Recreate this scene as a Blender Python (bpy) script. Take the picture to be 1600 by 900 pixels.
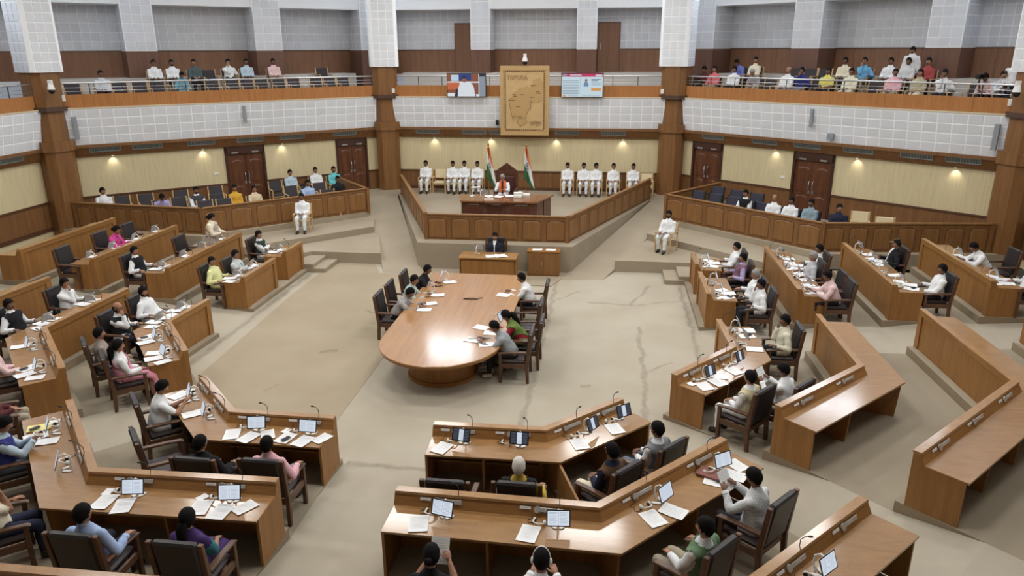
import bpy, bmesh, math, random
import numpy as np
from mathutils import Vector, Matrix, Euler
rad = math.radians
for o in list(bpy.data.objects):
    bpy.data.objects.remove(o)
scene = bpy.context.scene
COL = scene.collection

# ------------------------------------------------------------------ camera
cam_data = bpy.data.cameras.new('camera')
cam = bpy.data.objects.new('camera', cam_data)
COL.objects.link(cam)
cam_data.sensor_width = 36.0
cam_data.lens = 1154.88 / 1600 * 36.0
cam_data.clip_end = 200
_p, _y, _r = .312034, .128804, -.0041238
_fw = Vector((-math.sin(_y) * math.cos(_p), math.cos(_y) * math.cos(_p), -math.sin(_p)))
_rt = Vector((math.cos(_y), math.sin(_y), 0))
_up = _rt.cross(_fw)
_r2 = _rt * math.cos(_r) + _up * math.sin(_r)
_u2 = -_rt * math.sin(_r) + _up * math.cos(_r)
_m = Matrix((_r2, _u2, -_fw)).transposed().to_4x4()
_m.translation = (3.40529, 0, 6.6)
cam.matrix_world = _m
scene.camera = cam

# ------------------------------------------------------------------ world, exposure, large lamps
world = bpy.data.worlds.new('world')
scene.world = world
world.use_nodes = True
world.node_tree.nodes['Background'].inputs[0].default_value = (.8, .87, 1, 1)
world.node_tree.nodes['Background'].inputs[1].default_value = .3
vs = scene.view_settings
vs.view_transform = 'Standard'
vs.look = 'None'
vs.gamma = 1
vs.use_curve_mapping = False
vs.exposure = 0.0
CEIL = 10.6
LAMP_W = 190
LAMP_SPOTS = [(x, y) for x in (-9.6, -3.2, 3.2, 9.6) for y in (9, 15, 21, 27)
              if not (abs(x) > 9 and y > 25)]
for _i, (_x, _y2) in enumerate(LAMP_SPOTS):
    ld = bpy.data.lights.new('ceiling_lamp_light', 'AREA')
    ld.shape = 'RECTANGLE'
    ld.size = 2.2
    ld.size_y = 1.1
    ld.energy = LAMP_W
    ld.color = (1, .99, .97)
    lo = bpy.data.objects.new('ceiling_lamp_light', ld)
    lo.location = (_x, _y2, CEIL - .09)
    COL.objects.link(lo)

# ------------------------------------------------------------------ materials
MATS = {}
def srgb(c):
    return tuple(((v / 255) / 12.92 if v / 255 <= .04045 else ((v / 255 + .055) / 1.055) ** 2.4) for v in c[:3]) + (1,)

def newmat(name):
    m = bpy.data.materials.new(name)
    m.use_nodes = True
    nt = m.node_tree
    b = nt.nodes['Principled BSDF']
    return m, nt, b

def plain(name, c, rough=.6, metal=0, spec=.5, noise=0, nscale=40, bump=0, sheen=0):
    if name in MATS: return MATS[name]
    m, nt, b = newmat(name)
    b.inputs['Base Color'].default_value = srgb(c)
    b.inputs['Roughness'].default_value = rough
    b.inputs['Metallic'].default_value = metal
    b.inputs['Specular IOR Level'].default_value = spec
    if noise or bump:
        tc = nt.nodes.new('ShaderNodeTexCoord')
        n = nt.nodes.new('ShaderNodeTexNoise')
        n.inputs['Scale'].default_value = nscale
        n.inputs['Detail'].default_value = 3
        nt.links.new(tc.outputs['Object'], n.inputs['Vector'])
        if noise:
            r = nt.nodes.new('ShaderNodeValToRGB')
            s = srgb(c)
            r.color_ramp.elements[0].position = .3
            r.color_ramp.elements[1].position = .7
            r.color_ramp.elements[0].color = tuple(v * (1 - noise) for v in s[:3]) + (1,)
            r.color_ramp.elements[1].color = tuple(min(1, v * (1 + noise)) for v in s[:3]) + (1,)
            nt.links.new(n.outputs['Fac'], r.inputs['Fac'])
            nt.links.new(r.outputs['Color'], b.inputs['Base Color'])
        if bump:
            bp = nt.nodes.new('ShaderNodeBump')
            bp.inputs['Strength'].default_value = bump
            bp.inputs['Distance'].default_value = .01
            nt.links.new(n.outputs['Fac'], bp.inputs['Height'])
            nt.links.new(bp.outputs['Normal'], b.inputs['Normal'])
    MATS[name] = m
    return m

def wood(name, c1, c2, rough=.4, scale=(1.2, 1.2, 14), fine=(8, 8, 120), coat=0.0, spec=.4):
    """veneer: broad tone drift plus fine stretched grain"""
    if name in MATS: return MATS[name]
    m, nt, b = newmat(name)
    tc = nt.nodes.new('ShaderNodeTexCoord')
    def stretched(sc, detail):
        mp = nt.nodes.new('ShaderNodeMapping')
        mp.inputs['Scale'].default_value = sc
        n = nt.nodes.new('ShaderNodeTexNoise')
        n.inputs['Scale'].default_value = 1
        n.inputs['Detail'].default_value = detail
        nt.links.new(tc.outputs['Object'], mp.inputs['Vector'])
        nt.links.new(mp.outputs['Vector'], n.inputs['Vector'])
        return n
    a = stretched(scale, 4); f = stretched(fine, 2)
    mx = nt.nodes.new('ShaderNodeMix')
    mx.inputs[0].default_value = .35
    nt.links.new(a.outputs['Fac'], mx.inputs[2]); nt.links.new(f.outputs['Fac'], mx.inputs[3])
    r = nt.nodes.new('ShaderNodeValToRGB')
    r.color_ramp.elements[0].position = .36; r.color_ramp.elements[1].position = .64
    r.color_ramp.elements[0].color = srgb(c2); r.color_ramp.elements[1].color = srgb(c1)
    nt.links.new(mx.outputs[0], r.inputs['Fac'])
    nt.links.new(r.outputs['Color'], b.inputs['Base Color'])
    b.inputs['Roughness'].default_value = rough
    b.inputs['Specular IOR Level'].default_value = spec
    if coat:
        b.inputs['Coat Weight'].default_value = coat
        b.inputs['Coat Roughness'].default_value = .13
    MATS[name] = m
    return m

def emis(name, c, strength):
    if name in MATS: return MATS[name]
    m, nt, b = newmat(name)
    b.inputs['Base Color'].default_value = (0.02, .02, .02, 1)
    b.inputs['Emission Color'].default_value = srgb(c)
    b.inputs['Emission Strength'].default_value = strength
    b.inputs['Roughness'].default_value = .3
    MATS[name] = m
    return m

M_DESK = wood('desk_veneer', (158, 113, 62), (138, 95, 49), .42, (1.0, 1.0, 9), (6, 6, 70))
M_DESKV = wood('desk_front_veneer', (154, 109, 59), (134, 92, 47), .45, (9, 9, .8), (60, 60, 5))
M_TOP = wood('desktop_veneer', (158, 117, 68), (139, 100, 55), .45, (3, 12, 3), (18, 80, 18), spec=.3, coat=.9)
M_CAP = wood('ledge_cap_veneer', (166, 124, 74), (146, 105, 59), .45, (5, 5, 5), (30, 30, 30), spec=.3, coat=.9)
M_TABLE = wood('table_veneer', (172, 125, 72), (153, 107, 58), .4, (11, .8, 3), (70, 4, 10), spec=.3, coat=1.0)
M_FENCE = wood('fence_wood', (136, 97, 57), (117, 81, 45), .45, (10, 10, 1), (60, 60, 5))
M_FENCE2 = wood('fence_panel_wood', (142, 102, 61), (124, 87, 49), .4, (10, 10, 1), (60, 60, 5))
M_FGROOVE = plain('fence_groove', (92, 58, 34), .5)
M_WALLW = wood('wall_wood', (130, 92, 57), (111, 76, 45), .45, (8, 8, .6), (50, 50, 4))
M_GALW = wood('gallery_parapet_wood', (176, 121, 70), (156, 103, 57), .38, (10, 10, .8), (50, 50, 4))
M_GALBACK = wood('gallery_wall_wood', (142, 102, 76), (124, 88, 64), .5, (8, 8, .6), (50, 50, 4))
M_GALPIER = wood('gallery_pier_wood', (118, 84, 68), (104, 72, 58), .5, (8, 8, .6), (50, 50, 4))
M_COL = wood('column_wood', (134, 95, 57), (115, 79, 45), .4, (9, 9, .6), (60, 60, 4))
M_DOOR = wood('door_wood', (108, 68, 44), (78, 46, 30), .35, (9, 9, .8), (60, 60, 5))
M_DOORD = plain('door_dark_frame', (64, 38, 28), .4)
M_DARKW = wood('speaker_desk_wood', (98, 60, 42), (70, 40, 29), .35, (9, 9, 1), (60, 60, 5), coat=.3)
M_SKIRT = plain('dark_skirting', (84, 54, 34), .5)
M_CHAIRW = wood('armchair_wood', (100, 70, 49), (76, 52, 37), .38, (6, 6, 6), (40, 40, 40))
M_LEATH = plain('black_leather', (38, 34, 36), .42, bump=.25, nscale=120)
M_LEATHB = plain('brown_leather_seat', (52, 40, 40), .4, bump=.25, nscale=120)
M_GFAB = plain('charcoal_fabric', (62, 58, 62), .85, noise=.12, nscale=160)
M_NAVY = plain('navy_fabric', (54, 54, 68), .8, noise=.12, nscale=160)
M_CREAM = plain('cream_vinyl', (216, 200, 164), .5)
M_LWOOD = wood('light_chair_wood', (206, 176, 132), (186, 154, 108), .4, (6, 6, 6), (40, 40, 40))
M_STEEL = plain('brushed_steel', (200, 202, 205), .28, metal=.9)
M_STEELD = plain('dark_metal', (70, 72, 76), .4, metal=.6)
M_CONS = plain('console_grey', (186, 184, 180), .35, metal=.4)
M_WHITE = plain('white_plastic', (226, 226, 222), .35)
M_BLACK = plain('black_plastic', (22, 22, 24), .4)
M_SILVER = plain('silver_tablet_back', (176, 178, 182), .35, metal=.4)
M_PAPER = plain('paper', (236, 237, 238), .8)
M_PAPERY = plain('yellow_paper', (232, 222, 140), .8)
M_PAPERP = plain('pink_paper', (226, 190, 182), .8)
M_INK = plain('printed_grey', (196, 198, 202), .8)
M_BROWNB = plain('maroon_book', (124, 70, 58), .6)
M_WPAINT = plain('white_paint', (236, 238, 241), .7)
M_RISER = plain('pale_riser', (196, 192, 186), .8)
M_GFLOOR = plain('gallery_floor', (120, 96, 78), .8)
M_GRILL = plain('vent_grille', (150, 156, 156), .5, metal=.3)
M_GRILLD = plain('vent_dark', (92, 96, 92), .7)
M_GREYBOX = plain('grey_speaker_box', (140, 146, 152), .5)

def mat_tile():
    m, nt, b = newmat('acoustic_tile')
    tc = nt.nodes.new('ShaderNodeTexCoord')
    v = nt.nodes.new('ShaderNodeTexVoronoi'); v.inputs['Scale'].default_value = 42
    oi = nt.nodes.new('ShaderNodeObjectInfo')
    r = nt.nodes.new('ShaderNodeValToRGB')
    r.color_ramp.elements[0].position = .12; r.color_ramp.elements[1].position = .3
    r.color_ramp.elements[0].color = srgb((178, 182, 189)); r.color_ramp.elements[1].color = srgb((219, 223, 229))
    nt.links.new(tc.outputs['Object'], v.inputs['Vector'])
    nt.links.new(v.outputs['Distance'], r.inputs['Fac'])
    hs = nt.nodes.new('ShaderNodeHueSaturation')
    mr = nt.nodes.new('ShaderNodeMapRange'); mr.inputs['To Min'].default_value = .95; mr.inputs['To Max'].default_value = 1.04
    nt.links.new(oi.outputs['Random'], mr.inputs['Value'])
    nt.links.new(mr.outputs['Result'], hs.inputs['Value'])
    nt.links.new(r.outputs['Color'], hs.inputs['Color'])
    nt.links.new(hs.outputs['Color'], b.inputs['Base Color'])
    b.inputs['Roughness'].default_value = .85
    MATS['acoustic_tile'] = m
    return m
M_TILE = mat_tile()
M_GRID = plain('tile_grid_white', (246, 248, 250), .7)

def mat_wallpaper():
    m, nt, b = newmat('beige_wallpaper')
    tc = nt.nodes.new('ShaderNodeTexCoord')
    mp = nt.nodes.new('ShaderNodeMapping'); mp.inputs['Scale'].default_value = (16, 16, .9)
    n = nt.nodes.new('ShaderNodeTexNoise'); n.inputs['Scale'].default_value = 1.4; n.inputs['Detail'].default_value = 4
    r = nt.nodes.new('ShaderNodeValToRGB')
    r.color_ramp.elements[0].position = .3; r.color_ramp.elements[1].position = .62
    r.color_ramp.elements[0].color = srgb((200, 185, 146)); r.color_ramp.elements[1].color = srgb((211, 197, 159))
    nt.links.new(tc.outputs['Object'], mp.inputs['Vector']); nt.links.new(mp.outputs['Vector'], n.inputs['Vector'])
    nt.links.new(n.outputs['Fac'], r.inputs['Fac']); nt.links.new(r.outputs['Color'], b.inputs['Base Color'])
    b.inputs['Roughness'].default_value = .6
    return m
M_WALLP = mat_wallpaper()

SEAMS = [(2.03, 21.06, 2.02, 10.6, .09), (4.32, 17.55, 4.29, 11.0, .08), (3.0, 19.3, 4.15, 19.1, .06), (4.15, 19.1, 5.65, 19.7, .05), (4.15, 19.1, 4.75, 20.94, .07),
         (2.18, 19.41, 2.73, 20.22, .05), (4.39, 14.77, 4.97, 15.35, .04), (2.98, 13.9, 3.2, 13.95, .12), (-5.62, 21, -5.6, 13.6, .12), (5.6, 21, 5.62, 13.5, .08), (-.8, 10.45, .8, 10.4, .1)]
def carpet(name, c, dark, stains=()):
    """short pile carpet; stains = list of (x0, y0, x1, y1, width) grubby seams"""
    m, nt, b = newmat(name)
    L = nt.links
    geo = nt.nodes.new('ShaderNodeNewGeometry')
    n = nt.nodes.new('ShaderNodeTexNoise'); n.inputs['Scale'].default_value = .7; n.inputs['Detail'].default_value = 5
    L.new(geo.outputs['Position'], n.inputs['Vector'])
    r = nt.nodes.new('ShaderNodeValToRGB')
    r.color_ramp.elements[0].position = .3; r.color_ramp.elements[1].position = .68
    r.color_ramp.elements[0].color = srgb(dark); r.color_ramp.elements[1].color = srgb(c)
    L.new(n.outputs['Fac'], r.inputs['Fac'])
    col = r.outputs['Color']
    if stains:
        wob = nt.nodes.new('ShaderNodeTexNoise'); wob.inputs['Scale'].default_value = 2.2; wob.inputs['Detail'].default_value = 3
        L.new(geo.outputs['Position'], wob.inputs['Vector'])
        sub = nt.nodes.new('ShaderNodeVectorMath'); sub.operation = 'MULTIPLY_ADD'
        sub.inputs[1].default_value = (.3, .3, 0); sub.inputs[2].default_value = (-.15, -.15, 0)
        L.new(wob.outputs['Color'], sub.inputs[0])
        add = nt.nodes.new('ShaderNodeVectorMath'); add.operation = 'ADD'
        L.new(geo.outputs['Position'], add.inputs[0]); L.new(sub.outputs[0], add.inputs[1])
        total = None
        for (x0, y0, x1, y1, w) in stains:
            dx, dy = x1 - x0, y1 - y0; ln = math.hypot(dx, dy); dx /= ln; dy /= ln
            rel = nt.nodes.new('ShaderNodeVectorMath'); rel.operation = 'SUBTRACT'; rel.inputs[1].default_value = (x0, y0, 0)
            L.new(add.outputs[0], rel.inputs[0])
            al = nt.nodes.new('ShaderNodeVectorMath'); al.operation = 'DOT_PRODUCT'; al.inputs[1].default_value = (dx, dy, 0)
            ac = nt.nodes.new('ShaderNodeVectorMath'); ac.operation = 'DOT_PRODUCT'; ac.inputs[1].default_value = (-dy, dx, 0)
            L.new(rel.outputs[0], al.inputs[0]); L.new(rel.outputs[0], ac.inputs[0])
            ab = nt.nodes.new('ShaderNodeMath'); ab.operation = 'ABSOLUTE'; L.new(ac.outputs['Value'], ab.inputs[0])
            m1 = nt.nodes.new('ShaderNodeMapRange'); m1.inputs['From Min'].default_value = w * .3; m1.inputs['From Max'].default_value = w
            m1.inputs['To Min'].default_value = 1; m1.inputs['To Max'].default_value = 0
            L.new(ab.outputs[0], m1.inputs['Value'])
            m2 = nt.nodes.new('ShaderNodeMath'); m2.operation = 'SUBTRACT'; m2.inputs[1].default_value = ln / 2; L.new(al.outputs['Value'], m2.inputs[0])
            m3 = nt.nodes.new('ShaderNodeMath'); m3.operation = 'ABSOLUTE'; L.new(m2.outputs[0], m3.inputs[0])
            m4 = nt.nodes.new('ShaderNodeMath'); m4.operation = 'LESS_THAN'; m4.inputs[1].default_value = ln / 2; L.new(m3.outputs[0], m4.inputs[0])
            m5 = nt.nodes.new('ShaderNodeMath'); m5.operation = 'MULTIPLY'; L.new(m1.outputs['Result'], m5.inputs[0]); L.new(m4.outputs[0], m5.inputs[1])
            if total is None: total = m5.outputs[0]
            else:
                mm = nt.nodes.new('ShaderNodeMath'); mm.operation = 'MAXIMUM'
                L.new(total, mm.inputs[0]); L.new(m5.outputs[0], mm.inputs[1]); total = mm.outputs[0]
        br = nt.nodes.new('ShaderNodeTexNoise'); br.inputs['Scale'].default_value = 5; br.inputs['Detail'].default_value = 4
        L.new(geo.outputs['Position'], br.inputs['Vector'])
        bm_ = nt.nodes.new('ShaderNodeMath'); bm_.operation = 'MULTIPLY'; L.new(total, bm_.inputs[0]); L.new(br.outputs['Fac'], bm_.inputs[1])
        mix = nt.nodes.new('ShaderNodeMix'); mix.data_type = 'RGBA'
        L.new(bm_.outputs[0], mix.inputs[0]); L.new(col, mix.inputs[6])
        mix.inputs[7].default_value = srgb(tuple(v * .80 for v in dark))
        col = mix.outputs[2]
    L.new(col, b.inputs['Base Color'])
    fn = nt.nodes.new('ShaderNodeTexNoise'); fn.inputs['Scale'].default_value = 90
    L.new(geo.outputs['Position'], fn.inputs['Vector'])
    bp = nt.nodes.new('ShaderNodeBump'); bp.inputs['Strength'].default_value = .25; bp.inputs['Distance'].default_value = .008
    L.new(fn.outputs['Fac'], bp.inputs['Height']); L.new(bp.outputs['Normal'], b.inputs['Normal'])
    b.inputs['Roughness'].default_value = .95
    b.inputs['Specular IOR Level'].default_value = .15
    return m
M_FLOOR = carpet('pale_carpet', (176, 168, 152), (166, 157, 140), SEAMS)
M_TAN = carpet('tan_carpet', (164, 151, 129), (155, 142, 120), [(-2.6, 15.2, -3.0, 15.0, .1), (-2.2, 17.5, -2.9, 17.9, .05), (-3.4, 12.9, -3.2, 13.3, .05)])
M_STEP = carpet('step_carpet', (164, 153, 134), (153, 141, 122))
M_TIER = carpet('tier_carpet', (156, 146, 128), (143, 132, 114))
M_KERB = carpet('plinth_carpet', (150, 136, 114), (138, 123, 102))

# ------------------------------------------------------------------ mesh helpers
class MB:
    def __init__(s):
        s.v = []; s.f = []; s.m = []; s.sm = []
    def add(s, verts, faces, mi=0, smooth=False):
        n = len(s.v)
        s.v.extend([tuple(p) for p in verts])
        for fc in faces:
            s.f.append(tuple(i + n for i in fc)); s.m.append(mi); s.sm.append(smooth)
        return s
    def box(s, x0, x1, y0, y1, z0, z1, mi=0, M=None):
        p = [(x0, y0, z0), (x1, y0, z0), (x1, y1, z0), (x0, y1, z0), (x0, y0, z1), (x1, y0, z1), (x1, y1, z1), (x0, y1, z1)]
        if M is not None: p = [M @ Vector(q) for q in p]
        return s.add(p, [(0, 3, 2, 1), (4, 5, 6, 7), (0, 1, 5, 4), (1, 2, 6, 5), (2, 3, 7, 6), (3, 0, 4, 7)], mi)
    def hexa(s, p, mi=0):
        return s.add(p, [(0, 3, 2, 1), (4, 5, 6, 7), (0, 1, 5, 4), (1, 2, 6, 5), (2, 3, 7, 6), (3, 0, 4, 7)], mi)
    def prism(s, poly, z0, z1, mi=0, mtop=None):
        n = len(poly)
        zb = z0 if hasattr(z0, '__len__') else [z0] * n
        zt = z1 if hasattr(z1, '__len__') else [z1] * n
        v = [(p[0], p[1], zb[i]) for i, p in enumerate(poly)] + [(p[0], p[1], zt[i]) for i, p in enumerate(poly)]
        s.add(v, [tuple(range(n))[::-1]] + [(i, (i + 1) % n, n + (i + 1) % n, n + i) for i in range(n)], mi)
        s.add(v[n:], [tuple(range(n))], mi if mtop is None else mtop)
        return s
    def extr(s, prof, a, b, ma, mb_, mi=0):
        """extrude (u, z) profile from point a to b; ma, mb_ = 2D offset vectors for u at each end"""
        n = len(prof)
        v = [(a[0] + ma[0] * u, a[1] + ma[1] * u, z) for u, z in prof] + [(b[0] + mb_[0] * u, b[1] + mb_[1] * u, z) for u, z in prof]
        return s.add(v, [tuple(range(n)), tuple(range(n, 2 * n))[::-1]] + [(i, i + n, (i + 1) % n + n, (i + 1) % n) for i in range(n)], mi)
    def tube(s, pts, r, seg=8, mi=0, caps=True, smooth=True):
        pts = [Vector(p) for p in pts]
        rs = r if hasattr(r, '__len__') else [r] * len(pts)
        rings = []; prev = None
        for i, p in enumerate(pts):
            d = (pts[min(i + 1, len(pts) - 1)] - pts[max(i - 1, 0)])
            d = d.normalized() if d.length > 1e-9 else Vector((0, 0, 1))
            if prev is None:
                a = d.cross(Vector((0, 0, 1)) if abs(d.z) < .9 else Vector((1, 0, 0))).normalized()
            else:
                a = (prev - d * prev.dot(d)).normalized()
            prev = a; b = d.cross(a)
            rings.append([p + (a * math.cos(2 * math.pi * k / seg) + b * math.sin(2 * math.pi * k / seg)) * rs[i] for k in range(seg)])
        v = [q for rg in rings for q in rg]; f = []
        for i in range(len(pts) - 1):
            for k in range(seg):
                f.append((i * seg + k, i * seg + (k + 1) % seg, (i + 1) * seg + (k + 1) % seg, (i + 1) * seg + k))
        s.add(v, f, mi, smooth)
        if caps:
            s.add(rings[0], [tuple(range(seg))[::-1]], mi); s.add(rings[-1], [tuple(range(seg))], mi)
        return s
    def sph(s, c, r, seg=10, rings=6, mi=0, M=None):
        rx, ry, rz = r if hasattr(r, '__len__') else (r, r, r)
        v = []; f = []
        for i in range(rings + 1):
            th = math.pi * i / rings
            for k in range(seg):
                ph = 2 * math.pi * k / seg
                q = Vector((rx * math.sin(th) * math.cos(ph), ry * math.sin(th) * math.sin(ph), rz * math.cos(th)))
                if M is not None: q = M @ q
                v.append((c[0] + q[0], c[1] + q[1], c[2] + q[2]))
        for i in range(rings):
            for k in range(seg):
                f.append((i * seg + k, (i + 1) * seg + k, (i + 1) * seg + (k + 1) % seg, i * seg + (k + 1) % seg))
        return s.add(v, f, mi, True)
    def disc(s, c, r, h, seg=16, mi=0, M=None):
        v = [Vector((r * math.cos(2 * math.pi * k / seg), r * math.sin(2 * math.pi * k / seg), z)) for z in (0, h) for k in range(seg)]
        if M is not None: v = [M @ q for q in v]
        v = [(q[0] + c[0], q[1] + c[1], q[2] + c[2]) for q in v]
        return s.add(v, [tuple(range(seg))[::-1], tuple(range(seg, 2 * seg))] + [(k, (k + 1) % seg, seg + (k + 1) % seg, seg + k) for k in range(seg)], mi)
    def mesh(s, name, mats, bevel=0, recalc=True):
        me = bpy.data.meshes.new(name)
        me.from_pydata(s.v, [], s.f)
        for m in mats: me.materials.append(m)
        if len(mats) > 1: me.polygons.foreach_set('material_index', s.m)
        me.polygons.foreach_set('use_smooth', s.sm)
        if bevel or recalc:
            bm = bmesh.new(); bm.from_mesh(me)
            bmesh.ops.remove_doubles(bm, verts=bm.verts, dist=1e-5) if bevel else None
            bmesh.ops.recalc_face_normals(bm, faces=bm.faces)
            if bevel:
                ed = [e for e in bm.edges if len(e.link_faces) == 2 and e.calc_face_angle(0) > .5]
                bmesh.ops.bevel(bm, geom=ed, offset=bevel, segments=1, affect='EDGES', clamp_overlap=True)
            bm.to_mesh(me); bm.free()
        me.update()
        return me

def link(name, me, parent=None, M=None):
    o = bpy.data.objects.new(name, me)
    COL.objects.link(o)
    if parent is not None: o.parent = parent
    if M is not None: o.matrix_basis = M
    return o

def obj(name, mb, mats, parent=None, bevel=0, M=None):
    if not isinstance(mats, (list, tuple)): mats = [mats]
    return link(name, mb.mesh(name, mats, bevel), parent, M)

def tag(o, label=None, cat=None, group=None, kind=None):
    if label: o['label'] = label
    if cat: o['category'] = cat
    if group: o['group'] = group
    if kind: o['kind'] = kind
    return o

def struct(name, mb, mats, bevel=0, label=None):
    o = obj(name, mb, mats, None, bevel); o['kind'] = 'structure'
    if label: o['label'] = label
    return o

def thing(name, label, cat, loc=(0, 0, 0), rz=0, group=None):
    o = bpy.data.objects.new(name, None)
    COL.objects.link(o)
    o.empty_display_size = .1
    o.location = loc; o.rotation_euler = (0, 0, rz)
    return tag(o, label, cat, group)

def copy_tree(o, parent=None):
    c = o.copy(); COL.objects.link(c); c.parent = parent
    for ch in o.children: copy_tree(ch, c)
    return c

class Proto:
    """a kind of thing: first use moves the built one, later uses copy it with its parts"""
    def __init__(s, root): s.root = root; s.used = False
    def place(s, loc, rz, label, group=None, scale=1):
        o = copy_tree(s.root) if s.used else s.root
        s.used = True
        o.location = loc; o.rotation_euler = (0, 0, rz); o.scale = (scale,) * 3
        o['label'] = label
        if group: o['group'] = group
        return o
def drop_unused(p):
    if not p.used:
        for c in list(p.root.children_recursive): bpy.data.objects.remove(c)
        bpy.data.objects.remove(p.root)

def framem(org, xdir, ydir, zdir):
    m = Matrix((Vector(xdir), Vector(ydir), Vector(zdir))).transposed().to_4x4()
    m.translation = org
    return m

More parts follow.
